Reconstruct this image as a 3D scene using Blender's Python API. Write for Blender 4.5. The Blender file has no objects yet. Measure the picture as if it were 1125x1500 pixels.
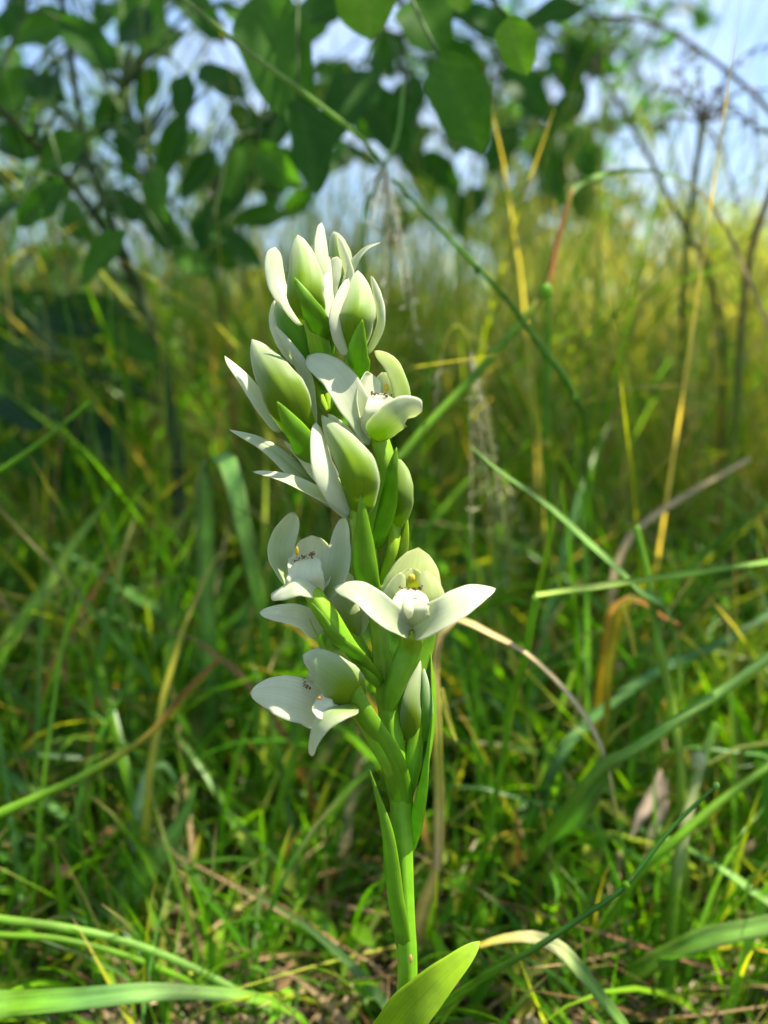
import bpy, math, random
import numpy as np
from mathutils import Vector, Matrix
R = math.radians
sc = bpy.context.scene
col = sc.collection
random.seed(11)
rng = np.random.default_rng(11)

# ------------------------------------------------------------------ camera
CAM = Vector((0.0, 0.0, 0.24)); PITCH = R(9.0); VFOV = R(67.0)
FPX = 750.0 / math.tan(VFOV / 2)                 # focal length in photo pixels
FW = Vector((0, math.cos(PITCH), -math.sin(PITCH)))
UP = Vector((0, math.sin(PITCH), math.cos(PITCH)))
RT = Vector((1, 0, 0))
D0 = 0.19                                        # metres to the flower spike
cam = bpy.data.cameras.new('camera'); co = bpy.data.objects.new('camera', cam); col.objects.link(co)
co.location = CAM; co.rotation_euler = (math.pi / 2 - PITCH, 0, 0)
cam.sensor_fit = 'VERTICAL'; cam.sensor_height = 36; cam.sensor_width = 27
cam.lens = 18.0 / math.tan(VFOV / 2)
cam.clip_start = 0.01; cam.clip_end = 900
cam.dof.use_dof = True; cam.dof.focus_distance = D0 - 0.002
cam.dof.aperture_fstop = (cam.lens / 1000) / 0.0040      # a 4 mm wide pupil
sc.camera = co

# ------------------------------------------------------------------ sky, sun, exposure
SUN_EL, SUN_AZ = R(66), R(92)                    # azimuth clockwise from +Y: high on the right
w = bpy.data.worlds.new('World'); sc.world = w; w.use_nodes = True
nt = w.node_tree; N = nt.nodes; L = nt.links
bg = N['Background']; bg.inputs['Strength'].default_value = 0.115
sky = N.new('ShaderNodeTexSky'); sky.sky_type = 'NISHITA'; sky.sun_disc = False
sky.sun_elevation = SUN_EL; sky.sun_rotation = SUN_AZ; sky.dust_density = 0.6; sky.air_density = 1.0
tc = N.new('ShaderNodeTexCoord'); mp = N.new('ShaderNodeMapping'); mp.inputs['Scale'].default_value = (1, 1, 2.2)
nz = N.new('ShaderNodeTexNoise'); nz.inputs['Scale'].default_value = 2.4; nz.inputs['Detail'].default_value = 7; nz.inputs['Roughness'].default_value = 0.6
rp = N.new('ShaderNodeValToRGB'); rp.color_ramp.elements[0].position = 0.48; rp.color_ramp.elements[1].position = 0.80
rp.color_ramp.elements[1].color = (0.8, 0.8, 0.8, 1)
mx = N.new('ShaderNodeMix'); mx.data_type = 'RGBA'; mx.inputs['B'].default_value = (4.6, 4.9, 5.8, 1)
L.new(tc.outputs['Generated'], mp.inputs['Vector']); L.new(mp.outputs['Vector'], nz.inputs['Vector'])
L.new(nz.outputs['Fac'], rp.inputs['Fac']); L.new(rp.outputs['Color'], mx.inputs['Factor'])
L.new(sky.outputs['Color'], mx.inputs['A']); L.new(mx.outputs['Result'], bg.inputs['Color'])
sl = bpy.data.lights.new('sun', 'SUN'); sl.energy = 5.0; sl.angle = R(0.53); sl.color = (1.0, 0.93, 0.80)
so = bpy.data.objects.new('sun', sl); col.objects.link(so); so.location = (2, -2, 4)
SUND = Vector((math.sin(SUN_AZ) * math.cos(SUN_EL), math.cos(SUN_AZ) * math.cos(SUN_EL), math.sin(SUN_EL)))
so.rotation_euler = SUND.to_track_quat('Z', 'Y').to_euler()
sc.view_settings.view_transform = 'Standard'; sc.view_settings.look = 'None'
sc.view_settings.exposure = 1.45; sc.view_settings.gamma = 1
sc.cycles.use_denoising = True; sc.cycles.max_bounces = 5; sc.cycles.diffuse_bounces = 3; sc.cycles.glossy_bounces = 2
sc.cycles.use_adaptive_sampling = True; sc.cycles.adaptive_threshold = 0.02
sc.cycles.transmission_bounces = 3; sc.cycles.transparent_max_bounces = 8; sc.cycles.caustics_reflective = False
sc.cycles.sample_clamp_indirect = 6

def at(px, py, d):
    """world point that lies d metres ahead of the camera under photo pixel (px, py)"""
    return CAM + FW * d + RT * ((px - 562.5) / FPX * d) - UP * ((py - 750) / FPX * d)
def P(px, py, dz=0.0):
    return at(px, py, D0 + dz / 1000)
def camdir(v):
    return (RT * v[0] + UP * v[1] - FW * v[2]).normalized()
MM = D0 / FPX                                    # one photo pixel at the spike, metres

# ------------------------------------------------------------------ materials
def base_mat(name):
    m = bpy.data.materials.new(name); m.use_nodes = True
    return m, m.node_tree.nodes, m.node_tree.links, m.node_tree.nodes['Principled BSDF'], m.node_tree.nodes['Material Output']
def tissue(name, rough=0.42, sss=0.0, sss_scale=0.002, translucent=0.0, vein=0.12, vein_scale=(1.2, 34), spec=0.4, blotch=0.12, bump=0.15, bump_d=0.0002, tint=(1.15, 1.25, 0.55), blotch_scale=180, speck=0.0):
    """plant tissue: colour from the 'Col' attribute, lengthwise veins from the UV map, soft mottling"""
    m, n, l, p, out = base_mat(name)
    at_ = n.new('ShaderNodeAttribute'); at_.attribute_name = 'Col'
    uv = n.new('ShaderNodeUVMap'); mpp = n.new('ShaderNodeMapping'); mpp.inputs['Scale'].default_value = (vein_scale[0], vein_scale[1], 1)
    l.new(uv.outputs['UV'], mpp.inputs['Vector'])
    v = n.new('ShaderNodeTexNoise'); v.inputs['Scale'].default_value = 1.0; v.inputs['Detail'].default_value = 2
    l.new(mpp.outputs['Vector'], v.inputs['Vector'])
    tco = n.new('ShaderNodeTexCoord')
    b = n.new('ShaderNodeTexNoise'); b.inputs['Scale'].default_value = blotch_scale; b.inputs['Detail'].default_value = 4
    l.new(tco.outputs['Object'], b.inputs['Vector'])
    def rng_node(src, amp):
        r = n.new('ShaderNodeMapRange'); r.inputs['From Min'].default_value = 0.3; r.inputs['From Max'].default_value = 0.7
        r.inputs['To Min'].default_value = 1 - amp; r.inputs['To Max'].default_value = 1 + amp
        l.new(src, r.inputs['Value']); return r.outputs['Result']
    mu = n.new('ShaderNodeMath'); mu.operation = 'MULTIPLY'
    l.new(rng_node(v.outputs['Fac'], vein), mu.inputs[0]); l.new(rng_node(b.outputs['Fac'], blotch), mu.inputs[1])
    mul = n.new('ShaderNodeVectorMath'); mul.operation = 'SCALE'
    l.new(at_.outputs['Color'], mul.inputs[0]); l.new(mu.outputs[0], mul.inputs['Scale'])
    if speck:                                        # small brown flecks of wear
        sn = n.new('ShaderNodeTexNoise'); sn.inputs['Scale'].default_value = 420; sn.inputs['Detail'].default_value = 3; l.new(tco.outputs['Object'], sn.inputs['Vector'])
        sr = n.new('ShaderNodeMapRange'); sr.inputs['From Min'].default_value = 0.66; sr.inputs['From Max'].default_value = 0.74; sr.inputs['To Max'].default_value = speck; l.new(sn.outputs['Fac'], sr.inputs['Value'])
        sm = n.new('ShaderNodeMix'); sm.data_type = 'RGBA'; sm.inputs['B'].default_value = (0.26, 0.19, 0.07, 1)
        l.new(sr.outputs['Result'], sm.inputs['Factor']); l.new(mul.outputs['Vector'], sm.inputs['A']); base_out = sm.outputs['Result']
    else: base_out = mul.outputs['Vector']
    l.new(base_out, p.inputs['Base Color'])
    p.inputs['Roughness'].default_value = rough; p.inputs['Specular IOR Level'].default_value = spec
    if bump:
        bp = n.new('ShaderNodeBump'); bp.inputs['Strength'].default_value = bump; bp.inputs['Distance'].default_value = bump_d
        l.new(v.outputs['Fac'], bp.inputs['Height']); l.new(bp.outputs['Normal'], p.inputs['Normal'])
    if sss:
        p.inputs['Subsurface Weight'].default_value = sss; p.inputs['Subsurface Radius'].default_value = (0.9, 1.0, 0.55)
        p.inputs['Subsurface Scale'].default_value = sss_scale
    if translucent:
        tr = n.new('ShaderNodeBsdfTranslucent'); ms = n.new('ShaderNodeMixShader'); ms.inputs[0].default_value = translucent
        tm = n.new('ShaderNodeVectorMath'); tm.operation = 'MULTIPLY'; tm.inputs[1].default_value = tint
        l.new(base_out, tm.inputs[0]); l.new(tm.outputs['Vector'], tr.inputs['Color'])
        l.new(p.outputs['BSDF'], ms.inputs[1]); l.new(tr.outputs['BSDF'], ms.inputs[2]); l.new(ms.outputs['Shader'], out.inputs['Surface'])
    return m
M_PETAL = tissue('petal', rough=0.5, translucent=0.6, vein=0.07, vein_scale=(0.5, 17), spec=0.3, blotch=0.05, bump=0.2, bump_d=0.00014, tint=(1.04, 1.06, 0.84))
M_BRACT = tissue('bract', rough=0.42, translucent=0.4, vein=0.14, vein_scale=(0.5, 20), spec=0.22, blotch=0.12, bump=0.4, bump_d=0.00015, blotch_scale=260, tint=(1.7, 1.6, 0.5), speck=0.25)
M_STEM = tissue('flower_stem', rough=0.42, vein=0.12, vein_scale=(1, 16), spec=0.22, blotch=0.12, bump=0.25, bump_d=0.0002, blotch_scale=300, speck=0.25)
M_GRASS = tissue('grass_blade', rough=0.42, translucent=0.45, vein=0.28, vein_scale=(2.5, 18), spec=0.22, blotch=0.25, bump=0.3, bump_d=0.0003, blotch_scale=70, tint=(1.45, 1.55, 0.5), speck=0.7)
M_DRY = tissue('dry_grass', rough=0.6, translucent=0.2, vein=0.25, vein_scale=(2, 14), spec=0.3, blotch=0.25, bump=0.3, bump_d=0.0003, blotch_scale=90)
M_LEAF = tissue('shrub_leaf', rough=0.45, translucent=0.5, vein=0.1, vein_scale=(7, 3), spec=0.12, blotch=0.15, bump=0.2, bump_d=0.0006, blotch_scale=60, tint=(1.7, 2.0, 0.5))
M_BARK = tissue('bark', rough=0.75, vein=0.25, vein_scale=(14, 9), spec=0.25, blotch=0.3, bump=0.5, bump_d=0.0008, blotch_scale=120)
def plain(name, rough, translucent, spec, tint):
    """cheap tissue for masses of small blades and leaves: colour varies from blade to blade in the attribute"""
    m, n, l, p, out = base_mat(name)
    a = n.new('ShaderNodeAttribute'); a.attribute_name = 'Col'; l.new(a.outputs['Color'], p.inputs['Base Color'])
    p.inputs['Roughness'].default_value = rough; p.inputs['Specular IOR Level'].default_value = spec
    tr = n.new('ShaderNodeBsdfTranslucent'); ms = n.new('ShaderNodeMixShader'); ms.inputs[0].default_value = translucent
    tm = n.new('ShaderNodeVectorMath'); tm.operation = 'MULTIPLY'; tm.inputs[1].default_value = tint
    l.new(a.outputs['Color'], tm.inputs[0]); l.new(tm.outputs['Vector'], tr.inputs['Color'])
    l.new(p.outputs['BSDF'], ms.inputs[1]); l.new(tr.outputs['BSDF'], ms.inputs[2]); l.new(ms.outputs['Shader'], out.inputs['Surface'])
    return m
M_GRASS_MASS = plain('grass_mass', 0.33, 0.5, 0.32, (1.8, 1.75, 0.35))
M_LEAF_MASS = plain('leaf_mass', 0.4, 0.45, 0.2, (1.7, 2.0, 0.5))
def soil_mat():
    m, n, l, p, out = base_mat('soil')
    tco = n.new('ShaderNodeTexCoord')
    a = n.new('ShaderNodeTexNoise'); a.inputs['Scale'].default_value = 38; a.inputs['Detail'].default_value = 9; a.inputs['Roughness'].default_value = 0.7
    v = n.new('ShaderNodeTexVoronoi'); v.inputs['Scale'].default_value = 95
    l.new(tco.outputs['Object'], a.inputs['Vector']); l.new(tco.outputs['Object'], v.inputs['Vector'])
    r = n.new('ShaderNodeValToRGB'); e = r.color_ramp.elements
    e[0].position = 0.3; e[0].color = (0.02, 0.015, 0.008, 1); e[1].position = 0.75; e[1].color = (0.16, 0.1, 0.05, 1)
    k = e.new(0.52); k.color = (0.06, 0.045, 0.02, 1)
    l.new(a.outputs['Fac'], r.inputs['Fac']); l.new(r.outputs['Color'], p.inputs['Base Color'])
    p.inputs['Roughness'].default_value = 0.9
    bp = n.new('ShaderNodeBump'); bp.inputs['Strength'].default_value = 0.8; bp.inputs['Distance'].default_value = 0.006
    l.new(a.outputs['Fac'], bp.inputs['Height']); l.new(bp.outputs['Normal'], p.inputs['Normal'])
    return m
M_SOIL = soil_mat()

# ------------------------------------------------------------------ mesh helpers
def link(name, verts, faces, mat, parent=None, colors=None, uvs=None, smooth=True):
    """one mesh object; colors and uvs are per vertex"""
    me = bpy.data.meshes.new(name)
    me.from_pydata([tuple(v) for v in verts], [], [tuple(f) for f in faces])
    finish(me, mat, colors, uvs, smooth)
    o = bpy.data.objects.new(name, me); col.objects.link(o)
    if parent is not None: o.parent = parent
    return o
def finish(me, mat, colors, uvs, smooth=True):
    nl = len(me.loops); idx = np.empty(nl, dtype=np.int32); me.loops.foreach_get('vertex_index', idx)
    if colors is not None:
        c = np.ones((len(me.vertices), 4), dtype=np.float32); c[:, :3] = np.clip(np.asarray(colors, dtype=np.float32), 0, 1)
        a = me.color_attributes.new('Col', 'FLOAT_COLOR', 'POINT'); a.data.foreach_set('color', c.ravel())
    if uvs is not None:
        u = me.uv_layers.new(name='UVMap'); uu = np.asarray(uvs, dtype=np.float32)[idx]; u.data.foreach_set('uv', uu.ravel())
    me.materials.append(mat)
    if smooth: me.polygons.foreach_set('use_smooth', np.ones(len(me.polygons), dtype=bool))
    me.update()
def tag(o, label, cat, group=None, kind=None):
    if label: o['label'] = label
    if cat: o['category'] = cat
    if group: o['group'] = group
    if kind: o['kind'] = kind
    return o
def empty(name, loc):
    o = bpy.data.objects.new(name, None); col.objects.link(o); o.location = loc; o.empty_display_size = 0.01
    return o
def spline(pts, n):
    """Catmull-Rom through the points (arrays of any width), n samples"""
    a = np.asarray([tuple(p) for p in pts], dtype=float)
    if len(a) == 1: return np.repeat(a, n, 0)
    seg = np.linalg.norm(np.diff(a[:, :3], axis=0), axis=1) if a.shape[1] >= 3 else np.ones(len(a) - 1)
    cum = np.concatenate([[0], np.cumsum(seg)]); t = np.linspace(0, cum[-1], n)
    out = np.empty((n, a.shape[1]))
    e = np.vstack([2 * a[0] - a[1], a, 2 * a[-1] - a[-2]])
    for i, tt in enumerate(t):
        k = min(int(np.searchsorted(cum, tt, side='right')) - 1, len(a) - 2)
        s = (tt - cum[k]) / max(seg[k], 1e-9)
        p0, p1, p2, p3 = e[k], e[k + 1], e[k + 2], e[k + 3]
        m1 = (p2 - p0) / 2; m2 = (p3 - p1) / 2
        out[i] = (2*s**3 - 3*s**2 + 1) * p1 + (s**3 - 2*s**2 + s) * m1 + (-2*s**3 + 3*s**2) * p2 + (s**3 - s**2) * m2
    return out
def lerp_stops(stops, t):
    """stops: [(pos, (r,g,b)), ...] -> colours at t"""
    xs = [s[0] for s in stops]; cs = np.array([s[1] for s in stops], dtype=float)
    return np.stack([np.interp(t, xs, cs[:, k]) for k in range(3)], -1)
class Parts:
    """collects vertices, faces, colours and uvs for ONE mesh"""
    def __init__(s): s.v = []; s.f = []; s.c = []; s.u = []
    def grid(s, pos, colr, uv, closed=False):
        n, m = pos.shape[:2]; b = len(s.v)
        s.v += [tuple(x) for x in pos.reshape(-1, 3)]; s.c += [tuple(x) for x in colr.reshape(-1, 3)]; s.u += [tuple(x) for x in uv.reshape(-1, 2)]
        mm = m if closed else m - 1
        for i in range(n - 1):
            for j in range(mm):
                s.f.append((b + i*m + j, b + i*m + (j+1) % m, b + (i+1)*m + (j+1) % m, b + (i+1)*m + j))
        return b
    def tube(s, pts, rad, colr, sides=8, n=None, cap=True, wob=0.0, rib=0.0):
        n = n or max(6, 5 * len(pts)); p = spline(pts, n)
        t = np.linspace(0, 1, n)
        r = np.interp(t, np.linspace(0, 1, len(rad)), rad)
        if wob: r = r * (1 + wob * np.sin(t * 37) * np.sin(t * 13 + 1))
        T = np.gradient(p, axis=0); T /= np.linalg.norm(T, axis=1)[:, None] + 1e-12
        ref = np.array([0.31, 0.9, 0.2]) if abs(T[0] @ np.array([0.31, 0.9, 0.2])) < 0.9 else np.array([1, 0, 0.1])
        A = np.cross(T, ref); A /= np.linalg.norm(A, axis=1)[:, None] + 1e-12; B = np.cross(T, A)
        th = np.linspace(0, 2*np.pi, sides, endpoint=False)
        rr_ = r[:, None] * (1 + rib * np.cos(th * 6)[None])
        pos = p[:, None] + rr_[..., None] * (np.cos(th)[None, :, None] * A[:, None] + np.sin(th)[None, :, None] * B[:, None])
        c = lerp_stops(colr, t) if isinstance(colr, list) else np.repeat(np.array(colr, dtype=float)[None], n, 0)
        cc = np.repeat(c[:, None], sides, 1); uv = np.stack(np.broadcast_arrays(t[:, None], (th / (2*np.pi))[None]), -1)
        b = s.grid(pos, cc, uv, closed=True)
        if cap:
            s.f.append(tuple(b + j for j in range(sides))[::-1]); s.f.append(tuple(b + (n-1)*sides + j for j in range(sides)))
    def ball(s, c, rx, ry, rz, colr, rings=5, sides=7, rot=None):
        ph = np.linspace(0.12, np.pi - 0.12, rings); th = np.linspace(0, 2*np.pi, sides, endpoint=False)
        q = np.stack([np.sin(ph)[:, None] * np.cos(th)[None] * rx, np.sin(ph)[:, None] * np.sin(th)[None] * ry, np.repeat((np.cos(ph) * rz)[:, None], sides, 1)], -1)
        if rot is not None: q = q @ np.array(rot).T
        pos = q + np.array(c); b = s.grid(pos, np.broadcast_to(np.array(colr, dtype=float), pos.shape), np.zeros(pos.shape[:2] + (2,)), closed=True)
        s.f.append(tuple(b + j for j in range(sides))); s.f.append(tuple(b + (rings-1)*sides + j for j in range(sides))[::-1])
    def build(s, name, mat, parent=None): return link(name, s.v, s.f, mat, parent, s.c, s.u)

# ------------------------------------------------------------------ ground
def build_ground():
    g = []; nx, ny = 150, 150
    xs = np.sinh(np.linspace(-1, 1, nx) * 7.2) / math.sinh(7.2) * 420
    ys = np.sinh(np.linspace(-1, 1, ny) * 7.2) / math.sinh(7.2) * 420 + 0.3
    X, Y = np.meshgrid(xs, ys, indexing='ij')
    Z = 0.010 * np.sin(X * 9 + 1) * np.sin(Y * 7) + 0.006 * np.sin(X * 31) * np.cos(Y * 27 + 2) - 0.006
    Z = Z * np.exp(-(np.hypot(X, Y) / 8) ** 2)
    v = np.stack([X, Y, Z], -1).reshape(-1, 3)
    f = [(i*ny + j, (i+1)*ny + j, (i+1)*ny + j + 1, i*ny + j + 1) for i in range(nx-1) for j in range(ny-1)]
    o = link('ground', v, f, M_SOIL); o['kind'] = 'structure'; o['label'] = 'brown soil under the grass'
build_ground()

# ------------------------------------------------------------------ scattered grass, thicket, litter (nobody could count these)
G_FRESH = np.array((0.125, 0.29, 0.010)); G_DARK = np.array((0.055, 0.165, 0.008)); G_BLUE = np.array((0.11, 0.25, 0.06)); G_YEL = np.array((0.32, 0.34, 0.03)); G_TAN = np.array((0.42, 0.31, 0.14)); G_BRN = np.array((0.22, 0.13, 0.05)); G_OLIVE = np.array((0.15, 0.19, 0.03)); G_STRAW = np.array((0.52, 0.46, 0.2))
def big_mesh(name, verts, quads, cols, uvs, mat, kind='stuff', label=None, parent=None):
    me = bpy.data.meshes.new(name); nv = len(verts); nf = len(quads)
    me.vertices.add(nv); me.vertices.foreach_set('co', np.asarray(verts, dtype=np.float32).ravel())
    me.loops.add(nf * 4); me.loops.foreach_set('vertex_index', np.asarray(quads, dtype=np.int32).ravel())
    me.polygons.add(nf); me.polygons.foreach_set('loop_start', np.arange(0, nf * 4, 4, dtype=np.int32)); me.polygons.foreach_set('loop_total', np.full(nf, 4, dtype=np.int32))
    me.update(calc_edges=True)
    finish(me, mat, cols, uvs)
    o = bpy.data.objects.new(name, me); col.objects.link(o)
    if parent is not None: o.parent = parent
    elif kind: o['kind'] = kind
    if label: o['label'] = label
    return o
def palette(n, weights, r):
    """a base colour for each of n blades"""
    cols_ = np.array([G_FRESH, G_DARK, G_BLUE, G_YEL, G_TAN, G_BRN, G_OLIVE, G_STRAW]); wt = np.array(tuple(weights) + (0,) * (8 - len(weights)), dtype=float); wt /= wt.sum()
    k = r.choice(len(cols_), n, p=wt)
    return cols_[k] * np.exp(r.normal(0, 0.22, (n, 1))) * np.exp(r.normal(0, 0.06, (n, 3)))
def blades(name, root, h, wd, az, lean, bend, colr, label, seg=7, twist=None, keep_clear=0.245, mat=None, tipc=None):
    n = len(root); t = np.linspace(0, 1, seg + 1)
    th = lean[:, None] + bend[:, None] * t[None] ** 1.6
    ds = (h / seg)[:, None]
    hor = np.concatenate([np.zeros((n, 1)), np.cumsum(np.sin(th[:, :-1]) * ds, 1)], 1); ver = np.concatenate([np.zeros((n, 1)), np.cumsum(np.cos(th[:, :-1]) * ds, 1)], 1)
    x = root[:, 0:1] + hor * np.cos(az)[:, None]; y = root[:, 1:2] + hor * np.sin(az)[:, None]; z = np.maximum(root[:, 2:3] + ver, 0.003)
    p = np.stack([x, y, z], -1)
    dep = (p - np.array(CAM)) @ np.array(FW); ok = dep.min(1) > keep_clear
    p = p[ok]; n = len(p); az = az[ok]; wd = wd[ok]; colr = colr[ok]
    tw = (rng.uniform(-1.2, 1.2, n)[:, None] + rng.uniform(-1.5, 1.5, n)[:, None] * t[None])
    T = np.gradient(p, axis=1); T /= np.linalg.norm(T, axis=2)[..., None] + 1e-9
    S0 = np.stack([-np.sin(az), np.cos(az), np.zeros(n)], -1)[:, None] * np.ones((1, seg + 1, 1)); N0 = np.cross(T, S0)
    S = S0 * np.cos(tw)[..., None] + N0 * np.sin(tw)[..., None]
    prof = np.minimum(1, 0.55 + t * 1.6) * (1 - t ** 2.4) + 0.03
    hw = wd[:, None] / 2 * prof[None]
    Ncr = np.cross(T, S)
    a = p - S * hw[..., None] + Ncr * hw[..., None] * 0.35; b = p + S * hw[..., None] + Ncr * hw[..., None] * 0.35
    V = np.stack([a, p, b], 2)                           # n, seg+1, 3, xyz: a shallow V in section
    m = (seg + 1) * 3; base = (np.arange(n) * m)[:, None, None]
    i = np.arange(seg)[None, :, None] * 3; j = np.arange(2)[None, None, :]
    q0 = base + i + j; quads = np.stack([q0, q0 + 1, q0 + 4, q0 + 3], -1).reshape(-1, 4)
    c = np.repeat(np.repeat(colr[:, None], seg + 1, 1)[:, :, None], 3, 2)
    if tipc is not None:
        f = np.clip((t - 0.72) / 0.28, 0, 1)[None, :, None, None] * (rng.random(n) < tipc)[:, None, None, None]; c = c * (1 - f) + G_TAN * f
    f0 = np.clip(0.22 - t, 0, 1)[None, :, None, None] * 2.2; c = c * (1 - f0) + np.array((0.28, 0.27, 0.1)) * f0
    uv = np.stack(np.broadcast_arrays(t[None, :, None], np.array([0, 0.5, 1])[None, None], ), -1); uv = np.broadcast_to(uv, (n, seg + 1, 3, 2)).copy(); uv[..., 1] += rng.random(n)[:, None, None] * 5
    return big_mesh(name, V.reshape(-1, 3), quads, c.reshape(-1, 3), uv.reshape(-1, 2), mat or M_GRASS_MASS, label=label)
def scatter(n, y0, y1, xspread=0.62, pad=0.25, logd=True, xmin=-9, xmax=9):
    y = np.exp(rng.uniform(math.log(y0), math.log(y1), n)) if logd else rng.uniform(y0, y1, n)
    half = y * xspread + pad; x = rng.uniform(-1, 1, n) * half
    k = (x > xmin) & (x < xmax); x, y = x[k], y[k]
    return np.stack([x, y, np.full(len(x), -0.004)], -1)
def clumped(r0, spread, per):
    i = rng.integers(0, len(r0), len(r0) * per); r = r0[i].copy(); r[:, 0] += rng.normal(0, spread, len(i)); r[:, 1] += rng.normal(0, spread, len(i))
    return r
def U(a, b, n): return rng.uniform(a, b, n)
def build_grass():
    # close to the orchid: short, bent, many directions
    r = clumped(scatter(620, 0.30, 0.85), 0.014, 7); n = len(r)
    blades('grass', r, U(0.07, 0.24, n), U(0.0018, 0.0052, n), U(0, 2*np.pi, n), U(0, 0.8, n), U(0.0, 1.9, n), palette(n, (5, 6, 1, 0.9, 0.6, 0.4, 1.2), rng), 'short mixed green grass around the foot of the orchid', tipc=0.3, keep_clear=0.30)
    r = clumped(scatter(380, 0.245, 0.48, pad=0.1), 0.012, 7); n = len(r)
    blades('grass', r, U(0.03, 0.11, n), U(0.0014, 0.0038, n), U(0, 2*np.pi, n), U(0, 1.0, n), U(0.0, 1.6, n), palette(n, (5, 5.5, 0.8, 0.7, 0.5, 0.5, 1.2), rng), 'low sparse grass shoots on the litter at the bottom', tipc=0.3, keep_clear=0.235)
    r = clumped(scatter(1150, 0.60, 1.5), 0.02, 9); r = r[(rng.random(len(r)) < 0.55) | (r[:, 0] < 0.12 * r[:, 1])]; n = len(r); right = np.clip(0.35 + r[:, 0] / (r[:, 1] * 0.7), 0, 1)[:, None]
    blades('grass', r, U(0.16, 0.52, n), U(0.0018, 0.005, n), U(0, 2*np.pi, n), U(0, 0.65, n), U(0.0, 1.7, n), palette(n, (5, 6, 0.9, 0.9, 0.9, 0.4, 2), rng) * (1 - right) + palette(n, (4, 1, 0.8, 2.4, 1.6, 0.3, 1.5, 3), rng) * right, 'knee deep green grass behind the orchid', tipc=0.35)
    # longer, broader leaves arching over the short ones
    r = scatter(950, 0.33, 0.95); n = len(r)
    blades('grass', r, U(0.14, 0.29, n), U(0.0035, 0.0075, n), U(0, 2*np.pi, n), U(0.1, 0.7, n), U(0.5, 2.2, n), palette(n, (6, 3, 2.5, 1.6, 0.5, 0.1, 0.6), rng), 'broad arching grass leaves around the orchid', seg=10, tipc=0.35, keep_clear=0.315)
    # dry arching stems against the sky on the right
    r = scatter(88, 0.55, 1.1); r[:, 0] = np.abs(r[:, 0]) * 0.8 + 0.12; n = len(r)
    blades('grass', r, U(0.45, 0.8, n), U(0.0008, 0.0016, n), U(0, 2*np.pi, n), U(0, 0.35, n), U(0.3, 2.0, n), palette(n, (1, 1, 0, 1, 2, 3.5, 1, 1), rng), 'dry arching stems standing against the sky on the right', seg=12)
    # dead thatch lying between the shoots
    r = scatter(1000, 0.24, 0.9, pad=0.1); r[:, 2] += U(0.004, 0.03, len(r)); n = len(r)
    blades('thatch', r, U(0.04, 0.14, n), U(0.0006, 0.0018, n), U(0, 2*np.pi, n), U(1.2, 1.65, n), U(-0.3, 0.3, n), palette(n, (0, 0, 0, 0.6, 2, 5, 0, 0.4), rng), 'matted dead straw lying on the soil', seg=5, mat=M_DRY)
    # thin jointed stems leaning every way
    r = scatter(2300, 0.46, 1.4); n = len(r)
    blades('grass', r, U(0.16, 0.52, n), U(0.0009, 0.0021, n), U(0, 2*np.pi, n), np.abs(rng.normal(0, 0.42, n)), U(-0.3, 0.7, n), palette(n, (4, 2.5, 0.4, 1.2, 2.4, 0.6, 2.2, 1), rng), 'thin straw coloured and green stems criss-crossing behind the orchid', seg=6)
    r = clumped(scatter(330, 0.85, 1.9), 0.03, 8); n = len(r); right = np.clip(0.5 + r[:, 0] / (r[:, 1] * 0.8), 0, 1)[:, None]
    blades('grass', r, U(0.36, 0.70, n), U(0.0014, 0.0034, n), U(0, 2*np.pi, n), np.abs(rng.normal(0, 0.2, n)), U(0, 1.1, n), palette(n, (4, 5, 0.6, 0.8, 1.2, 0.3, 2.5, 0.6), rng) * (1 - right) + palette(n, (3, 1, 0.5, 2, 2.4, 0.3, 2, 4), rng) * right, 'tall fine grass standing close behind the orchid', seg=8)
    r = scatter(620, 0.85, 2.4); n = len(r)
    blades('grass', r, U(0.5, 0.95, n), U(0.0010, 0.0024, n), U(0, 2*np.pi, n), np.abs(rng.normal(0, 0.22, n)), U(-0.2, 0.9, n), palette(n, (2, 1, 0.2, 3, 3.0, 0.8, 1.5, 3), rng), 'tall thin flowering stems standing above the grass', seg=7)
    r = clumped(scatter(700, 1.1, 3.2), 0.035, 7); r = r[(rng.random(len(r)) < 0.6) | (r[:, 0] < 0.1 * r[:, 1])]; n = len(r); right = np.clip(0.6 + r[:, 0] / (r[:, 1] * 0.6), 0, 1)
    c = palette(n, (4, 7, 0.6, 0.8, 0.7, 0.3, 2), rng) * (1 - right[:, None]) + palette(n, (2, 0.3, 0.4, 2.6, 2, 0.2, 1.5, 6), rng) * 1.15 * right[:, None]  # right-hand colour lifted to stand in for stronger sun
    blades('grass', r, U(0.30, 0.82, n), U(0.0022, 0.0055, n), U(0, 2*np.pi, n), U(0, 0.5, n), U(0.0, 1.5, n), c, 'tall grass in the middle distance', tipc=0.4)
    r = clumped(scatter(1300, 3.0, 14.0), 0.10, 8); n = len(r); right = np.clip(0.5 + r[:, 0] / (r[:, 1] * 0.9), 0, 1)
    c = palette(n, (4, 6, 0.4, 1, 0.6, 0.3, 2), rng) * (1 - right[:, None]) + palette(n, (2, 0.2, 0.4, 2.6, 2, 0.1, 1.5, 7), rng) * 1.2 * right[:, None]  # same lift on the right: sunlight put into the grass colour
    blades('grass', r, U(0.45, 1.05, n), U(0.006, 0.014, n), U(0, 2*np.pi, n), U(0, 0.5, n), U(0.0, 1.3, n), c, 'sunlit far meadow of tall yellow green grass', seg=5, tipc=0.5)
    r = clumped(scatter(900, 14.0, 120.0, xspread=0.8), 0.5, 10); n = len(r)
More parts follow.
